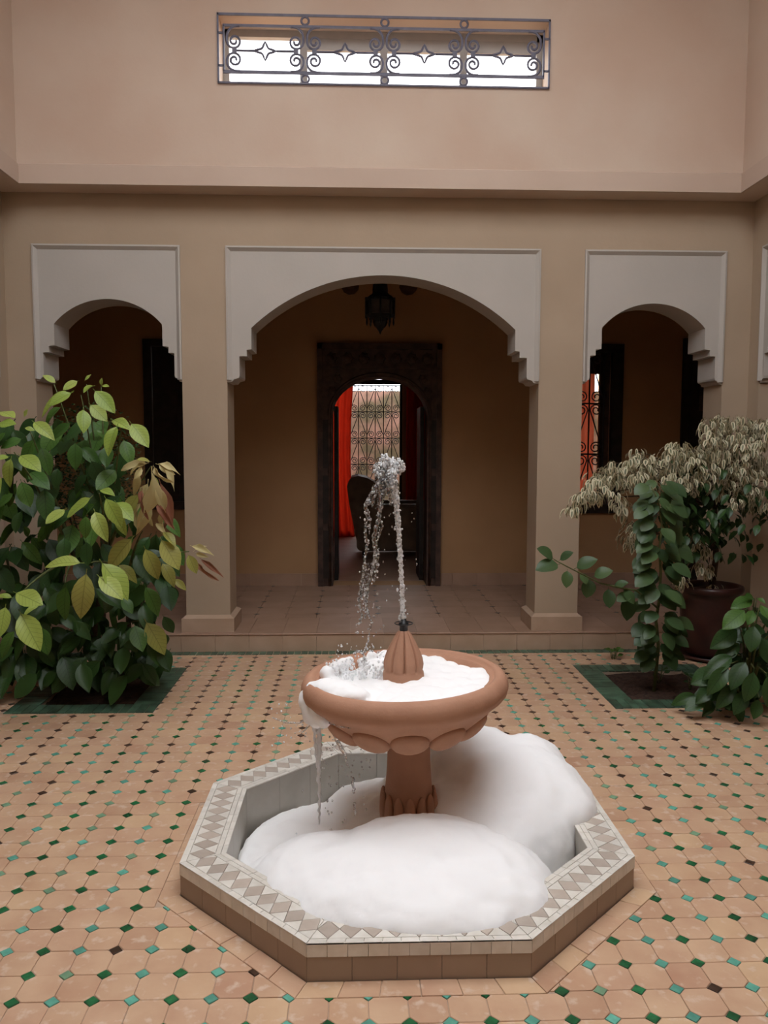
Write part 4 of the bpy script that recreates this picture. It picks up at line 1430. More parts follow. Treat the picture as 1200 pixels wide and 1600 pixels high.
beads(jet, JP, 330, 2.3, 0.002, 0.0055, 0.0, 1)
beads(jet, JP[3:], 120, 3.6, 0.002, 0.006, 0.0, 1)
for cx_, cy_, rx_, ry_, num in ((602, 724, 9, 15, 130), (619, 729, 14, 13, 190), (591, 735, 8, 12, 90), (612, 748, 9, 16, 120), (598, 752, 7, 18, 80)):   # crown of the jet
    dyc = rw_.uniform(-0.015, 0.015)
    for k in range(num):
        a = rw_.uniform(0, 2 * PI); r = rw_.random() ** 0.5
        q = rw_.uniform(0.0018, 0.0058)
        jet.ball(P(cx_ + rx_ * r * math.cos(a), cy_ + ry_ * r * math.sin(a), dyc + rw_.uniform(-0.03, 0.03) * math.sqrt(max(0, 1 - r * r * 0.8))), (q, q, q * rw_.uniform(0.8, 1.8)), 6, 5, (2, 1, 0, 2)[k % 4])
for pts, r0, r1 in (
        ([(596, 735), (590, 760), (582, 785), (570, 787), (573, 806), (571, 830), (574, 850), (569, 880), (566, 905), (570, 930), (575, 960)], 0.0042, 0.003),
        ([(600, 735), (597, 770), (594, 800), (590, 820), (584, 838), (586, 860), (585, 880), (578, 905), (572, 925), (568, 950)], 0.007, 0.003),
        ([(590, 752), (580, 775), (572, 790), (578, 812), (577, 835)], 0.003, 0.0022),
        ([(597, 790), (590, 805), (598, 822), (590, 840), (588, 860), (590, 880), (584, 910)], 0.003, 0.0028),
        ([(566, 905), (560, 935), (565, 960), (562, 975)], 0.004, 0.003),
        ([(575, 920), (572, 950), (580, 970), (576, 1000), (568, 1022), (572, 1035)], 0.003, 0.0022),
        ([(604, 740), (606, 770), (612, 790)], 0.006, 0.003)):
    dy = rw_.uniform(-0.04, 0.04)
    strand(jet, [P(x, y, dy) for x, y in pts], r0 * 1.25, r1 * 1.25, 0.4, 0.007, 6, 0, 0.002)
    beads(jet, pts, 8 * len(pts), 1.8, 0.0012, 0.004, dy, 1)
# thin torn sheet between the falling strands
def sheet(mb, L_, R_, dy, th=0.0025):
    n_ = 12
    vs = []
    for i in range(n_ + 1):
        f = i / n_ * (len(L_) - 1)
        k = min(int(f), len(L_) - 2); g = f - k
        l = P(L_[k][0] + (L_[k + 1][0] - L_[k][0]) * g, L_[k][1] + (L_[k + 1][1] - L_[k][1]) * g, dy)
        r = P(R_[k][0] + (R_[k + 1][0] - R_[k][0]) * g, R_[k][1] + (R_[k + 1][1] - R_[k][1]) * g, dy)
        for t in range(6):
            q = l.lerp(r, t / 5)
            off = 0.012 * math.sin(PI * t / 5) + 0.004 * math.sin(5 * i + 3 * t)
            vs.append(q + Vector((0, off, 0)))
    m_ = len(vs)
    vs2 = vs + [v + Vector((0, th, 0)) for v in vs]
    fs = []
    for i in range(n_):
        for t in range(5):
            a = i * 6 + t
            fs.append((a, a + 1, a + 7, a + 6)); fs.append((m_ + a, m_ + a + 6, m_ + a + 7, m_ + a + 1))
    for i in range(n_):
        fs.append((i * 6, i * 6 + 6, m_ + i * 6 + 6, m_ + i * 6)); fs.append((i * 6 + 5, m_ + i * 6 + 5, m_ + i * 6 + 11, i * 6 + 11))
    mb.add(vs2, fs, 0, True)


sheet(jet, [(588, 745), (578, 770), (569, 787)], [(606, 745), (602, 775), (594, 800)], 0.0)
sheet(jet, [(572, 880), (566, 905), (561, 935)], [(588, 880), (578, 910), (572, 940)], 0.01)
jet.build('water_jet', [M['water'], M['froth'], M['whitewater']], None, label='clear water jet rising from the nozzle and falling to the left', category='water', kind='stuff')

spl = MB()
def drops(n_, x0, x1, y0, y1, r0, r1, dy=0.05, mi=0, pw=1.0, yc=WYp):
    for k in range(n_):
        x = rw_.uniform(x0, x1); y = y0 + (y1 - y0) * rw_.random() ** pw
        r = rw_.uniform(r0, r1)
        spl.ball(at(x, y, yc + rw_.uniform(-dy, dy)), (r, r, r * rw_.uniform(1, 1.5)), 6, 5, mi)
drops(18, 560, 600, 790, 1000, 0.002, 0.004)
drops(40, 552, 585, 940, 1035, 0.002, 0.005)
drops(30, 600, 660, 790, 985, 0.0015, 0.003, 0.08)
drops(320, 508, 602, 1030, 1062, 0.0018, 0.006, 0.10, 1, 0.5, 3.10)
drops(50, 520, 600, 1005, 1035, 0.0015, 0.0035, 0.08, 1, 1.0, 3.08)
drops(45, 420, 500, 1100, 1165, 0.0015, 0.004, 0.08, 1, 1.0, 2.95)
drops(70, 495, 580, 1150, 1215, 0.0015, 0.004, 0.10, 1, 1.0, 2.98)
drops(14, 495, 580, 1215, 1290, 0.002, 0.0045, 0.10, 0, 1.0, 2.98)
drops(6, 455, 540, 1230, 1310, 0.003, 0.005, 0.1, 0, 1.0, 2.98)
S = lambda x, y, Y=2.94: at(x, y, Y)
strand(spl, [S(497, 1120), S(499, 1170), S(498, 1220), S(499, 1255), S(499, 1288)], 0.011, 0.004, 0.2, 0.012, 8, 1)
strand(spl, [S(489, 1115), S(493, 1160), S(495, 1200)], 0.008, 0.003, 0.25, 0.012, 7, 1)
strand(spl, [S(512, 1125), S(525, 1155), S(538, 1180), S(546, 1200)], 0.010, 0.004, 0.3, 0.012, 7, 0)
strand(spl, [S(505, 1118), S(520, 1140), S(545, 1152), S(562, 1158)], 0.005, 0.002, 0.3, 0.012, 6, 0)
strand(spl, [S(553, 1215), S(552, 1225), S(553, 1240)], 0.004, 0.007, 0.2, 0.008, 7, 0)
strand(spl, [S(554, 1255), S(554, 1265), S(554, 1275)], 0.006, 0.003, 0.2, 0.008, 7, 0)
strand(spl, [S(482, 1125), S(465, 1130), S(445, 1129), S(425, 1121)], 0.005, 0.003, 0.4, 0.010, 6, 0)
strand(spl, [S(484, 1108), S(474, 1115), S(466, 1116)], 0.005, 0.003, 0.4, 0.010, 6, 0)
strand(spl, [S(486, 1130), S(476, 1140), S(470, 1148)], 0.004, 0.002, 0.4, 0.010, 6, 0)
strand(spl, [S(515, 1130, 2.8), S(530, 1136, 2.76), S(548, 1138, 2.72)], 0.003, 0.0015, 0.4, 0.010, 6, 0)
spl.build('water_splash', [M['water'], M['whitewater']], None, label='splashing drops and streams running off the left lip of the bowl', category='water', kind='stuff')

# ------------------------------------------------------------------ planting beds
for (x0, x1), side_ in zip(BEDS, ('left', 'right')):
    m_ = MB()
    nx = ny = 22
    vs, fs = [], []
    for j in range(ny + 1):
        for i in range(nx + 1):
            x = x0 + BW - 0.01 + (x1 - x0 - 2 * BW + 0.02) * i / nx; y = BEDY[0] + BW - 0.01 + (BEDY[1] - BEDY[0] - 2 * BW + 0.02) * j / ny
            vs.append((x, y, -0.018 + 0.03 * noise.noise(Vector((x * 9, y * 9, 0))) + 0.012 * noise.noise(Vector((x * 40, y * 40, 3)))))
    for j in range(ny):
        for i in range(nx):
            a = j * (nx + 1) + i
            fs.append((a, a + 1, a + nx + 2, a + nx + 1))
    m_.add(vs, fs, 0, True)
    m_.build('bed_soil', M['soil'], None, kind='stuff', category='soil', label='brown soil in the %s' % ('tiled bed under the big-leaved green shrub' if side_ == 'left' else 'tiled bed before the red pot'))


# ------------------------------------------------------------------ leaves
def leaf_mesh(name, mats, width=0.46, fold=0.18, droop=0.22, wave=0.02, nl=7, petiole=0.1, margin=None, tip=1.0):
    """unit-length leaf along +X from its petiole, upper face +Z"""
    mb = MB()
    rows = []
    for i in range(nl + 1):
        t = i / nl
        s_ = math.sin(PI * t ** 0.92) ** (0.85 * tip)
        hw = width / 2 * s_ if 0 < i < nl else 0.004
        zc = -droop * t * t
        x = petiole + (1 - petiole) * t
        wv = wave * math.sin(9 * t)
        if margin is None:
            rows.append([(x, -hw, zc + fold * hw + wv), (x, -hw * 0.5, zc + fold * hw * 0.75), (x, 0, zc), (x, hw * 0.5, zc + fold * hw * 0.75), (x, hw, zc + fold * hw - wv)])
        else:
            k = margin
            rows.append([(x, -hw, zc + fold * hw + wv), (x, -hw * k, zc + fold * hw * k), (x, 0, zc), (x, hw * k, zc + fold * hw * k), (x, hw, zc + fold * hw - wv)])
    vs = [p for r in rows for p in r]
    mb.v.extend(vs)
    for i in range(nl):
        for k in range(4):
            mi = 0
            if margin is not None:
                mi = 1 if k in (1, 2) and 0 < i < nl - 1 else 0
            a = i * 5 + k
            mb.f.append([a, a + 5, a + 6, a + 1]); mb.m.append(mi); mb.sm.append(True)
    mb.tube([(0, 0, 0.02), (petiole * 0.6, 0, 0.008), (petiole * 1.4, 0, -0.002)], [0.012, 0.011, 0.006], 4, len(mats) - 1 if margin is not None else 0, False)
    return mb.mesh(name, mats, False)


def leaf_matrix(base, tip, upv, size=None):
    base, tip = Vector(base), Vector(tip)
    x = tip - base
    L_ = size or x.length
    x.normalize()
    z = Vector(upv) - x * Vector(upv).dot(x)
    if z.length < 1e-4:
        z = x.orthogonal()
    z.normalize()
    y = z.cross(x)
    m = Matrix((x, y, z)).transposed().to_4x4()
    return Matrix.Translation(base) @ m @ Matrix.Scale(L_, 4)


rl = random.Random(31)
# ---- left: big-leaved shrub
LB = (-1.80, 5.07, -0.03)
shrub = empty('leafy_shrub', LB, label='tall shrub with large light green leaves in the left tiled bed', category='shrub')
shapes = {}
for key in ('leaf_l', 'leaf_g', 'leaf_k', 'leaf_y'):
    shapes[key] = [leaf_mesh('leaf', [M[key]], 0.50, 0.25, 0.18, 0.012), leaf_mesh('leaf', [M[key]], 0.44, 0.4, 0.30, 0.015), leaf_mesh('leaf', [M[key]], 0.54, 0.15, 0.10, 0.02)]
for key in ('leaf_c', 'leaf_b'):
    shapes[key] = [leaf_mesh('leaf', [M[key]], 0.36 if key == 'leaf_c' else 0.22, 0.6, 0.35, 0.06), leaf_mesh('leaf', [M[key]], 0.28 if key == 'leaf_c' else 0.18, 0.9, 0.5, 0.08)]
ZM = 2.963
# (base, tip) positions, depth, kind
LV = [
    ((262, 58), (200, 12), 4.75, 'leaf_l'), ((365, 42), (290, 82), 4.8, 'leaf_l'), ((388, 48), (420, 12), 4.8, 'leaf_l'), ((440, 68), (385, 75), 4.8, 'leaf_l'), ((470, 70), (468, 32), 4.85, 'leaf_l'), ((470, 68), (503, 66), 4.85, 'leaf_l'),
    ((345, 92), (165, 170), 4.65, 'leaf_l'), ((340, 97), (225, 145), 4.72, 'leaf_l'), ((430, 82), (530, 182), 4.6, 'leaf_l'), ((290, 160), (190, 235), 4.8, 'leaf_g'), ((385, 168), (390, 275), 4.5, 'leaf_l'),
    ((410, 148), (495, 228), 4.7, 'leaf_l'), ((335, 235), (225, 312), 4.75, 'leaf_g'), ((515, 225), (592, 245), 4.65, 'leaf_l'), ((548, 245), (478, 368), 4.5, 'leaf_l'), ((600, 233), (684, 338), 4.5, 'leaf_l'),
    ((568, 308), (608, 425), 4.65, 'leaf_g'), ((500, 335), (488, 440), 4.7, 'leaf_g'), ((350, 318), (345, 455), 4.7, 'leaf_g'), ((185, 342), (235, 470), 4.7, 'leaf_g'), ((148, 230), (240, 292), 4.6, 'leaf_l'),
    ((110, 262), (160, 270), 4.7, 'leaf_l'), ((110, 215), (125, 175), 4.7, 'leaf_l'), ((0, 185), (65, 207), 4.5, 'leaf_l'), ((-20, 245), (70, 238), 4.5, 'leaf_l'), ((110, 310), (0, 350), 4.75, 'leaf_g'),
    ((55, 392), (20, 530), 4.35, 'leaf_l'), ((85, 385), (182, 445), 4.4, 'leaf_l'), ((45, 395), (-15, 400), 4.4, 'leaf_l'), ((95, 500), (138, 628), 4.55, 'leaf_g'), ((130, 462), (222, 530), 4.65, 'leaf_g'),
    ((205, 530), (215, 690), 4.7, 'leaf_k'), ((0, 480), (-20, 560), 4.4, 'leaf_l'), ((70, 560), (-25, 630), 4.7, 'leaf_g'), ((432, 578), (300, 668), 4.35, 'leaf_l'), ((310, 635), (208, 698), 4.42, 'leaf_l'),
    ((482, 576), (565, 720), 4.3, 'leaf_l'), ((435, 638), (482, 770), 4.35, 'leaf_l'), ((530, 600), (612, 678), 4.42, 'leaf_l'), ((400, 660), (390, 775), 4.55, 'leaf_g'), ((545, 650), (568, 750), 4.45, 'leaf_l'),
    ((460, 550), (520, 555), 4.4, 'leaf_l'), ((390, 890), (208, 872), 4.3, 'leaf_l'), ((402, 915), (368, 1148), 4.15, 'leaf_y'), ((458, 872), (606, 1045), 4.2, 'leaf_l'), ((448, 942), (566, 1042), 4.2, 'leaf_l'),
    ((622, 762), (488, 908), 4.5, 'leaf_y'), ((665, 808), (738, 965), 4.4, 'leaf_y'), ((738, 768), (834, 915), 4.4, 'leaf_y'), ((540, 890), (640, 965), 4.6, 'leaf_y'), ((745, 880), (812, 985), 4.6, 'leaf_y'),
    ((62, 1050), (-15, 1030), 4.2, 'leaf_l'), ((62, 1022), (192, 1074), 4.15, 'leaf_l'), ((88, 1105), (178, 1285), 4.05, 'leaf_l'), ((28, 1078), (-5, 1225), 4.1, 'leaf_l'), ((185, 1085), (108, 1112), 4.25, 'leaf_l'),
    ((665, 985), (745, 1125), 4.6, 'leaf_g'), ((668, 1148), (768, 1305), 4.65, 'leaf_y'), ((310, 980), (280, 1155), 4.45, 'leaf_g'), ((620, 1165), (660, 1295), 4.7, 'leaf_g'), ((195, 1175), (215, 1315), 4.35, 'leaf_g'),
    ((75, 1190), (-10, 1325), 4.3, 'leaf_g'), ((740, 1265), (785, 1385), 4.75, 'leaf_k'), ((560, 1040), (615, 1120), 4.55, 'leaf_g'), ((430, 1000), (570, 1075), 4.5, 'leaf_k'), ((800, 960), (860, 1005), 4.6, 'leaf_y'),
    ((300, 760), (290, 880), 4.6, 'leaf_k'), ((400, 780), (400, 900), 4.65, 'leaf_k'), ((100, 640), (60, 740), 4.65, 'leaf_k'), ((270, 440), (250, 540), 4.85, 'leaf_k'), ((410, 470), (330, 560), 4.8, 'leaf_k'),
    ((500, 450), (550, 560), 4.8, 'leaf_k'), ((30, 280), (-20, 330), 4.7, 'leaf_g'), ((440, 270), (480, 300), 4.85, 'leaf_g'), ((290, 300), (280, 370), 4.85, 'leaf_g'), ((450, 480), (540, 620), 4.85, 'leaf_k'), ((560, 980), (470, 1120), 4.6, 'leaf_k')]
DRY = [((640, 450), (628, 575), 4.45, 'leaf_c'), ((700, 440), (712, 695), 4.4, 'leaf_c'), ((745, 445), (825, 520), 4.4, 'leaf_c'), ((690, 425), (555, 438), 4.45, 'leaf_c'), ((735, 500), (812, 690), 4.4, 'leaf_b'), ((690, 500), (640, 700), 4.5, 'leaf_c'),
       ((760, 640), (735, 770), 4.45, 'leaf_c'), ((650, 560), (560, 680), 4.55, 'leaf_y'), ((720, 430), (820, 440), 4.42, 'leaf_c'), ((715, 480), (715, 560), 4.36, 'leaf_y'), ((660, 440), (625, 500), 4.4, 'leaf_c'), ((760, 560), (800, 740), 4.5, 'leaf_b'),
       ((690, 560), (655, 760), 4.5, 'leaf_c'), ((720, 700), (760, 740), 4.45, 'leaf_c'), ((750, 740), (815, 790), 4.45, 'leaf_y'), ((655, 600), (600, 720), 4.5, 'leaf_c'), ((700, 420), (640, 400), 4.45, 'leaf_y'),
       ((880, 808), (965, 825), 4.4, 'leaf_c'), ((868, 842), (910, 935), 4.38, 'leaf_y'), ((905, 840), (950, 860), 4.4, 'leaf_c'), ((925, 865), (1005, 925), 4.4, 'leaf_b'), ((910, 880), (965, 965), 4.4, 'leaf_b'), ((895, 835), (940, 800), 4.42, 'leaf_c'),
       ((730, 430), (800, 480), 4.4, 'leaf_c'), ((710, 435), (760, 530), 4.38, 'leaf_c'), ((680, 430), (590, 450), 4.42, 'leaf_c'), ((670, 450), (605, 520), 4.44, 'leaf_c'), ((720, 520), (770, 650), 4.42, 'leaf_c'), ((660, 540), (640, 660), 4.46, 'leaf_b'), ((725, 600), (780, 720), 4.42, 'leaf_b')]


def put_leaf(name, parent, b, t, key, up=None, size=None, roll=0.35):
    u = up or Vector((rl.uniform(-roll, roll), -0.75 + rl.uniform(-0.25, 0.25), 0.75))
    return inst(name, rl.choice(shapes[key]), parent, leaf_matrix(b, t, u, size))


def crop6(p, Y):
    return at(p[0] / ZM, 580 + p[1] / ZM, Y)


for b, t, Y, key in LV + DRY:
    Y = Y + rl.uniform(-0.05, 0.05)
    B = crop6(b, Y)
    T_ = crop6(t, Y - rl.uniform(0.0, 0.10))
    T_.z -= 0.0
    u = None
    if key in ('leaf_c', 'leaf_b'):
        u = Vector((rl.uniform(-1, 1), -0.6, 0.3))
    put_leaf('leaf', shrub, B, T_, key, u)
# deeper foliage that fills the body of the shrub
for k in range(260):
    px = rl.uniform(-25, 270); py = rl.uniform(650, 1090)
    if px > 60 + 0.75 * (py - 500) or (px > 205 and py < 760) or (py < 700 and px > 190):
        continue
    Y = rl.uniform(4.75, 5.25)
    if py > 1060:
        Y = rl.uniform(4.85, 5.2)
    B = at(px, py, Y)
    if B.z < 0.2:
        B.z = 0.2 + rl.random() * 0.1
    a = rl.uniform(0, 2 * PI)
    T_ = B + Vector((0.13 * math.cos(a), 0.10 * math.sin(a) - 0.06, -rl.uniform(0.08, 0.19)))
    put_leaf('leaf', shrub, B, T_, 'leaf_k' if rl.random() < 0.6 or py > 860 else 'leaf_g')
low = MB()
M['leaf_low'] = leaf_mat('dark_low_leaf', (0.018, 0.05, 0.014), (0.045, 0.105, 0.025), 0.2)
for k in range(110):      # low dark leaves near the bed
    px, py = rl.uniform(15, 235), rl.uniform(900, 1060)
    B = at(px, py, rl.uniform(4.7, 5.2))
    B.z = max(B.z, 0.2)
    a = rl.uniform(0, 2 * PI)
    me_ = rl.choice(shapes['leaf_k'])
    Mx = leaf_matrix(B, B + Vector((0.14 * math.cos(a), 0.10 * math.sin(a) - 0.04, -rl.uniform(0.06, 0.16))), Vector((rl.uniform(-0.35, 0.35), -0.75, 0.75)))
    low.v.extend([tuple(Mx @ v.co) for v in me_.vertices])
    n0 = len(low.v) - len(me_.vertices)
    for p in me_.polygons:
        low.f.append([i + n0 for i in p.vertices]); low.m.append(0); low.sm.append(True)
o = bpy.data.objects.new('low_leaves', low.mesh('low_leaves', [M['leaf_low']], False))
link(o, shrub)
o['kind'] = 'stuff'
# stems
hubs = [((375, 110), 4.75), ((400, 60), 4.82), ((468, 72), 4.86), ((130, 255), 4.72), ((65, 375), 4.45), ((565, 240), 4.62), ((460, 565), 4.42), ((425, 885), 4.25), ((75, 1050), 4.15), ((700, 440), 4.46), ((660, 740), 4.6), ((875, 835), 4.42), ((660, 990), 4.66), ((660, 1160), 4.7), ((250, 60), 4.78), ((300, 980), 4.5), ((740, 1260), 4.78)]
trunk_tops = [Vector((-1.75, 5.02, 0.9)), Vector((-1.95, 5.0, 0.85)), Vector((-1.62, 4.98, 0.75))]
for i, tt_ in enumerate(trunk_tops):
    b0 = Vector((LB[0] + (i - 1) * 0.09, LB[1] + (0.05 if i == 1 else 0), -0.05))
    MB().tube([b0, b0.lerp(tt_, 0.5) + Vector((0.03 * (i - 1), 0, 0)), tt_], [0.022, 0.018, 0.013], 7).build('trunk', M['bark'], shrub)
for (hp, Y) in hubs:
    h_ = crop6(hp, Y)
    tt_ = min(trunk_tops, key=lambda q: (q - h_).length)
    if h_.z < 0.7:
        tt_ = tt_ * 0.5 + Vector((LB[0], LB[1], 0)) * 0.5
    midp = tt_.lerp(h_, 0.55) + Vector((0, 0, 0.06))
    pts = []
    for t in range(9):
        f = t / 8
        pts.append((1 - f) ** 2 * tt_ + 2 * f * (1 - f) * midp + f * f * h_)
    MB().tube(pts, [0.011 - 0.008 * t / 8 for t in range(9)], 6).build('stem', M['stem'], shrub)

# ---- fine dark shrub behind it
fine = empty('fine_shrub', (-2.0, 5.62, 0.0), label='dense dark fine-leaved shrub behind the big-leaved shrub at left', category='shrub')
fl = MB()
for k in range(5200):
    a = rl.uniform(0, 2 * PI); b2 = math.acos(rl.uniform(-1, 1)); r = rl.random() ** 0.4
    cpx = at(140, 735, 5.35)
    p = cpx + Vector((0.36 * r * math.sin(b2) * math.cos(a), 0.22 * r * math.sin(b2) * math.sin(a), 0.45 * r * math.cos(b2)))
    p.x += 0.05 * noise.noise(p * 6)
    a = rl.uniform(0, 2 * PI)
    d = Vector((math.cos(a), math.sin(a), rl.uniform(-0.5, 0.6))).normalized() * rl.uniform(0.016, 0.03)
    n_ = Vector((rl.uniform(-1, 1), rl.uniform(-1, 1), 1)).cross(d).normalized() * 0.008
    fl.add([p, p + d * 0.5 + n_, p + d, p + d * 0.5 - n_], [(0, 1, 2, 3)])
o = fl.build('foliage', M['leaf_k'], fine, kind='stuff')
for k in range(9):
    a = rl.uniform(0, 2 * PI)
    p = at(118 + 45 * math.cos(a), 740 + 60 * math.sin(a), 5.45)
    MB().tube([(-2.0 + 0.03 * math.cos(a), 5.62, 0.0), (-2.0 + 0.05 * math.cos(a), 5.58, 0.5), p], [0.014, 0.011, 0.004], 6).build('stem', M['bark'], fine)

# ---- right: potted variegated tree
PX, PY = at(1108, 1000, 5.74).x, 5.74
pot = empty('plant_pot', (PX, PY, 0), label='dark red glazed pot holding the cream-leaved tree', category='pot')
pr_ = [(0.0001, 0.035), (0.16, 0.035), (0.168, 0.05), (0.185, 0.14), (0.205, 0.26), (0.212, 0.36), (0.208, 0.44), (0.198, 0.485), (0.218, 0.492), (0.226, 0.505), (0.226, 0.53), (0.215, 0.54), (0.195, 0.54), (0.188, 0.52), (0.185, 0.47), (0.0001, 0.465)]
MB().lathe(pr_, (PX, PY, 0), 40).build('pot_body', M['pot'], pot)
MB().lathe([(0.0001, 0.0), (0.19, 0.0), (0.222, 0.02), (0.226, 0.034), (0.21, 0.034), (0.19, 0.016), (0.0001, 0.016)], (PX, PY, 0.0), 36).build('saucer', M['pot'], pot)
MB().lathe([(0.0001, 0.50), (0.1, 0.502), (0.183, 0.495), (0.183, 0.47)], (PX, PY, 0), 24).build('potting_soil', M['soil'], pot)
tree = empty('variegated_tree', (PX, PY, 0.495), label='small tree with drooping cream-edged leaves growing in the red pot', category='tree')
v_me = [leaf_mesh('leaf', [M['cream'], M['fic_g']], 0.40, 0.3, 0.35, 0.02, 5, 0.12, 0.42), leaf_mesh('leaf', [M['cream'], M['fic_g']], 0.34, 0.5, 0.55, 0.02, 5, 0.12, 0.36), leaf_mesh('leaf', [M['cream'], M['fic_g']], 0.44, 0.2, 0.2, 0.03, 5, 0.12, 0.30)]
Z7 = 3.75
TUFT = [(60, 610), (105, 560), (150, 500), (190, 430), (190, 540), (250, 400), (290, 370), (300, 440), (335, 590), (300, 540), (345, 630), (380, 350), (430, 300), (490, 330), (440, 430), (540, 480), (560, 390), (620, 300), (680, 300), (620, 420), (690, 260), (750, 290), (770, 350), (740, 440), (760, 500), (700, 420),
        (850, 120), (920, 100), (980, 105), (1050, 110), (1130, 125), (1185, 120), (860, 190), (930, 180), (1010, 190), (1100, 190), (1170, 230), (900, 250), (950, 310), (1020, 300), (1100, 270), (1160, 320), (930, 430), (980, 400), (1060, 400), (1150, 420), (900, 510), (1010, 570), (1100, 520), (1170, 510), (1120, 580),
        (600, 580), (400, 720), (380, 800), (440, 740), (420, 810), (740, 740), (720, 850), (820, 860), (760, 800), (850, 980), (800, 960), (880, 1090), (690, 1040), (1230, 200), (1240, 350), (1250, 480), (870, 320), (830, 260), (510, 400), (360, 460), (240, 480), (640, 360), (800, 400), (1200, 600),
        (230, 440), (330, 400), (410, 380), (470, 370), (580, 330), (650, 260), (720, 340), (800, 310), (890, 140), (960, 150), (1080, 150), (1150, 170), (980, 250), (1060, 240), (1040, 350), (1120, 340), (1190, 400), (870, 390), (820, 460), (680, 470), (480, 470), (1060, 480), (960, 480)]
all_leaves = []
tips = []
for (tx, ty) in TUFT:
    px, py = 880 + tx / Z7, 630 + ty / Z7
    f = min(1, max(0, (px - 900) / 220))
    Y = 5.10 + 0.35 * f + rl.uniform(-0.16, 0.16)
    if ty > 650:
        Y += 0.12
    hub = at(px, py - 6, Y)
    tips.append(hub)
    cnt = rl.randint(19, 25)
    for q in range(cnt):
        a = rl.uniform(0, 2 * PI)
        rr = rl.random()
        off = Vector((math.cos(a) * 0.055 * rr, math.sin(a) * 0.055 * rr, rl.uniform(-0.05, 0.022)))
        d = Vector((math.cos(a) * (0.35 + 0.5 * rr), math.sin(a) * (0.35 + 0.5 * rr), -0.75 + rl.uniform(-0.25, 0.4))).normalized()
        L_ = rl.uniform(0.055, 0.080)
        up = Vector((math.cos(a), math.sin(a), 0.6))
        Mx = leaf_matrix(hub + off, hub + off + d * L_, up)
        pz = proj(hub + off)
        vis = -1 if (not pz or pz[0] > 1205) else -(hub + off - CAM).length + (0.25 if math.sin(a) < 0 else 0)
        all_leaves.append((vis, Mx, rl.randrange(3)))
all_leaves.sort(key=lambda t: -t[0] if t[0] != -1 else 99)
rest = MB()
src = []
for me in v_me:
    src.append(([v.co.copy() for v in me.vertices], [tuple(p.vertices) for p in me.polygons], [p.material_index for p in me.polygons]))
for k, (vis, Mx, i) in enumerate(all_leaves):
    if k < 300:
        inst('leaf', v_me[i], tree, Mx)
    else:
        vs, fs, ms = src[i]
        n0 = len(rest.v)
        rest.v.extend([tuple(Mx @ v) for v in vs])
        for f_, m_ in zip(fs, ms):
            rest.f.append([x + n0 for x in f_]); rest.m.append(m_); rest.sm.append(True)
rest.build('small_leaves', [M['cream'], M['fic_g']], tree, kind='stuff')
tt_ = Vector((PX - 0.03, PY - 0.08, 1.12))
MB().tube([(PX, PY, 0.46), (PX + 0.02, PY - 0.02, 0.75), tt_], [0.026, 0.022, 0.018], 8).build('trunk', M['bark'], tree)
for k, h_ in enumerate(tips):
    if k % 3 and h_.z > 1:
        continue
    base = tt_ if h_.z > 0.95 else Vector((PX, PY - 0.02, 0.8))
    midp = base.lerp(h_, 0.5) + Vector((0, 0, 0.12))
    pts = [(1 - t / 7) ** 2 * base + 2 * (t / 7) * (1 - t / 7) * midp + (t / 7) ** 2 * h_ for t in range(8)]
    MB().tube(pts, [0.009 - 0.0065 * t / 7 for t in range(8)], 5).build('twig', M['bark'], tree)
# dark inner foliage of the tree
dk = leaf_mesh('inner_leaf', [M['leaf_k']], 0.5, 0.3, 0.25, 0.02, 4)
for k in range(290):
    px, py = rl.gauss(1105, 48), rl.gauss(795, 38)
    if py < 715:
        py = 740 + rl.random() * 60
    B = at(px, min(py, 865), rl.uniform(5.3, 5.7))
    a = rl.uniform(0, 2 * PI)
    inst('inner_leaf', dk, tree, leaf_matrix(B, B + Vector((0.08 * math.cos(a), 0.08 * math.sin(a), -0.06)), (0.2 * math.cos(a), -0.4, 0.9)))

# ---- vine with round leaves in the right bed
vn = empty('round_leaved_vine', (1.62, 4.95, -0.03), label='climber with round drooping leaves rising in front of the red pot', category='vine')
shapes['leaf_v'] = [leaf_mesh('leaf', [M['leaf_v']], 0.72, 0.15, 0.28, 0.01, 7, 0.1, None, 0.75), leaf_mesh('leaf', [M['leaf_v']], 0.64, 0.2, 0.18, 0.01, 7, 0.1, None, 0.8)]
ZV = 2.6676


def crop7(x, y, Y):
    return at(830 + x / ZV, 520 + y / ZV, Y)


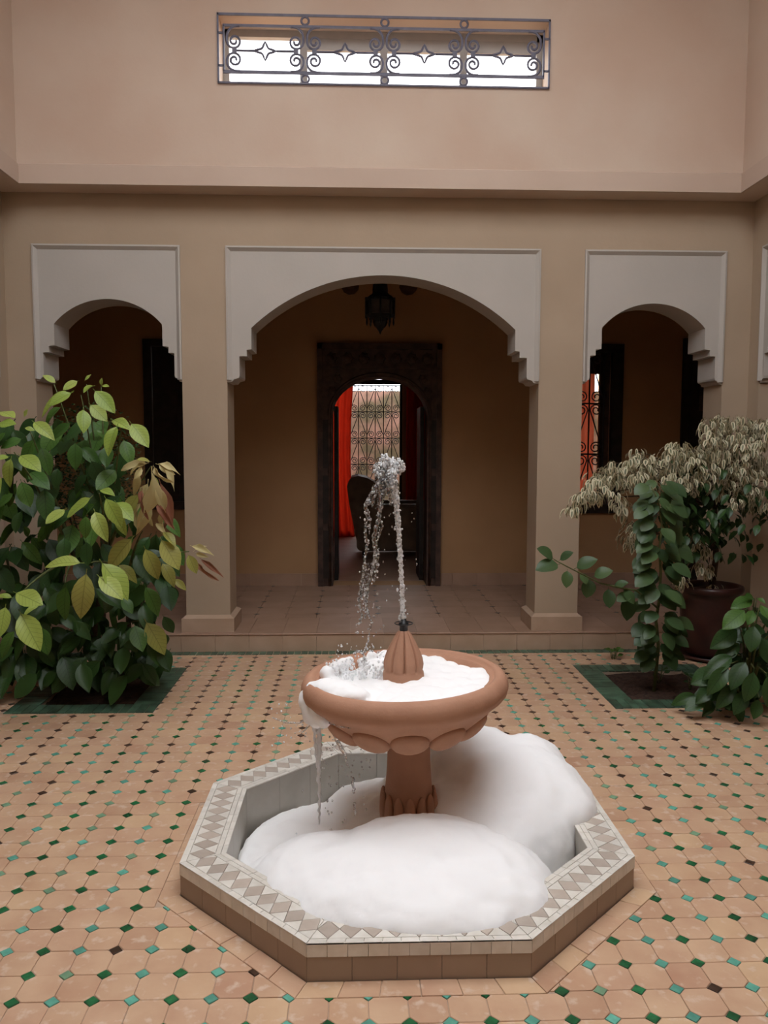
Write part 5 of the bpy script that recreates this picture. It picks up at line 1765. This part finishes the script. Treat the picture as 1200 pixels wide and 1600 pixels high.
vstem = [(515, 1400), (530, 1300), (520, 1200), (535, 1100), (540, 1000), (535, 900), (545, 800), (530, 700), (500, 640)]
MB().tube([crop7(x, y, 5.0 - 0.02 * i) if i else Vector((crop7(x, y, 4.98).x, 4.98, -0.03)) for i, (x, y) in enumerate(vstem)], [0.012 - 0.001 * i for i in range(9)], 6).build('stem', M['stem'], vn)
VL = [(440, 660), (500, 700), (590, 740), (600, 800), (470, 760), (575, 860), (480, 860), (470, 930), (575, 915), (490, 1000), (590, 1010), (495, 1055), (560, 1065), (520, 1105), (610, 985), (545, 1140), (470, 1160), (575, 1165), (565, 1220), (500, 1245), (575, 1285), (510, 1330), (520, 1290), (620, 690), (430, 700), (560, 660), (490, 810), (600, 880), (440, 880), (560, 960), (620, 940), (470, 1100), (540, 770), (640, 760), (560, 1340), (500, 1380)]
for (x, y) in VL + [(530 + rl.uniform(-110, 110), rl.uniform(650, 1370)) for q in range(95)]:
    Y = 4.86 + rl.uniform(-0.12, 0.14)
    x += rl.uniform(-22, 22); y += rl.uniform(-22, 22)
    sgn = 1 if x > 530 else -1
    B = crop7(532 + (x - 532) * rl.uniform(0.2, 0.6), y - rl.uniform(10, 45), Y + 0.04)
    T_ = crop7(x + sgn * 38, y + 20, Y - 0.04)
    put_leaf('leaf', vn, B, T_, 'leaf_v', Vector((rl.uniform(-0.2, 0.2), -0.55, 0.8)), rl.uniform(0.09, 0.15))
bst = [(530, 1150), (440, 1075), (370, 1062), (290, 1045), (220, 1010), (150, 975), (95, 945)]
MB().tube([crop7(x, y, 4.92 - 0.05 * i) for i, (x, y) in enumerate(bst)], [0.007 - 0.0006 * i for i in range(7)], 5).build('branch', M['stem'], vn)
for bx_, by_, tx, ty in ((120, 965, 28, 968), (95, 945, 45, 890), (115, 950, 168, 910), (150, 985, 150, 1060), (180, 985, 270, 935), (245, 1020, 235, 1100), (255, 1020, 330, 980), (340, 1060, 400, 1035), (320, 1060, 330, 1145), (380, 1065, 435, 1125), (400, 1080, 410, 1200), (205, 1000, 235, 1040), (420, 1090, 360, 1110)):
    Y = 4.72 + 0.0004 * bx_ + rl.uniform(-0.04, 0.04)
    put_leaf('leaf', vn, crop7(bx_, by_, Y), crop7(tx, ty, Y - 0.05), 'leaf_v', Vector((rl.uniform(-0.2, 0.2), -0.6, 0.75)))

# ---- big leaved bush at the right edge
rb = empty('broad_leaved_bush', (2.12, 4.62, 0.0), label='low dark green bush with broad leaves at the right edge of the courtyard', category='bush')
RL_ = [((930, 1110), (840, 1135), 4.5, 'leaf_g'), ((940, 1105), (975, 1120), 4.5, 'leaf_g'), ((955, 1130), (990, 1190), 4.4, 'leaf_g'), ((925, 1150), (905, 1215), 4.4, 'leaf_g'), ((900, 1150), (800, 1230), 4.4, 'leaf_g'), ((870, 1230), (755, 1310), 4.45, 'leaf_k'), ((880, 1290), (770, 1360), 4.45, 'leaf_k'),
       ((930, 1210), (915, 1330), 4.3, 'leaf_k'), ((850, 1340), (720, 1420), 4.4, 'leaf_k'), ((830, 1380), (740, 1500), 4.35, 'leaf_k'), ((790, 1400), (670, 1460), 4.45, 'leaf_k'), ((900, 1360), (830, 1480), 4.3, 'leaf_k'), ((960, 1260), (1000, 1380), 4.3, 'leaf_k'), ((930, 1400), (900, 1540), 4.25, 'leaf_k'), ((860, 1460), (780, 1560), 4.35, 'leaf_k'),
       ((980, 1420), (1000, 1560), 4.25, 'leaf_k'), ((900, 1480), (850, 1590), 4.3, 'leaf_k'), ((760, 1470), (690, 1540), 4.4, 'leaf_k'), ((1010, 1150), (1060, 1230), 4.4, 'leaf_g'), ((1000, 1250), (1070, 1350), 4.35, 'leaf_k'), ((930, 1110), (900, 1090), 4.5, 'leaf_g'), ((950, 1520), (930, 1610), 4.3, 'leaf_k')]
for b, t, Y, key in RL_:
    B, T_ = crop7(*b, Y), crop7(*t, Y - 0.06)
    if T_.z < 0.03:
        T_.z = 0.03
    put_leaf('leaf', rb, B, T_, key)
    MB().tube([(2.12, 4.62, 0.0), Vector((2.12, 4.62, 0.1)).lerp(B, 0.6) + Vector((0, 0, 0.08)), B], [0.008, 0.006, 0.003], 5).build('stem', M['stem'], rb)
for k in range(170):
    px, py = rl.uniform(1085, 1235), rl.uniform(945, 1095)
    B = at(px, py, rl.uniform(4.4, 4.75))
    if px < 1190 - (py - 930) * 0.68 or B.z < 0.08:
        continue
    a = rl.uniform(0, 2 * PI)
    T_ = B + Vector((0.15 * math.cos(a), 0.12 * math.sin(a), -rl.uniform(0.02, 0.1)))
    put_leaf('leaf', rb, B, T_, 'leaf_k')
# ---- weeds in the right bed
for k, (px, py, lab) in enumerate(((958, 1030, 'small leafy weed at the corner of the right tiled bed'), (1078, 1075, 'thin grassy weed on the soil of the right bed'), (1030, 1062, 'short seedling on the soil beside the climber stem'))):
    q = atz(px, py, 0.0)
    wd = empty('weed', (q.x, q.y, 0.0), label=lab, category='weed', group='weeds in the right bed')
    for j in range(8 if k == 0 else 6):
        a = rl.uniform(0, 2 * PI)
        h_ = rl.uniform(0.06, 0.14)
        B = q + Vector((0.03 * math.cos(a), 0.03 * math.sin(a), h_ * (0.3 + 0.5 * rl.random())))
        T_ = B + Vector((0.05 * math.cos(a), 0.05 * math.sin(a), 0.02))
        put_leaf('leaf', wd, B, T_, 'leaf_g' if k == 0 else 'leaf_k')
        MB().tube([(q.x, q.y, -0.03), B], [0.003, 0.002], 4).build('stem', M['stem'], wd)
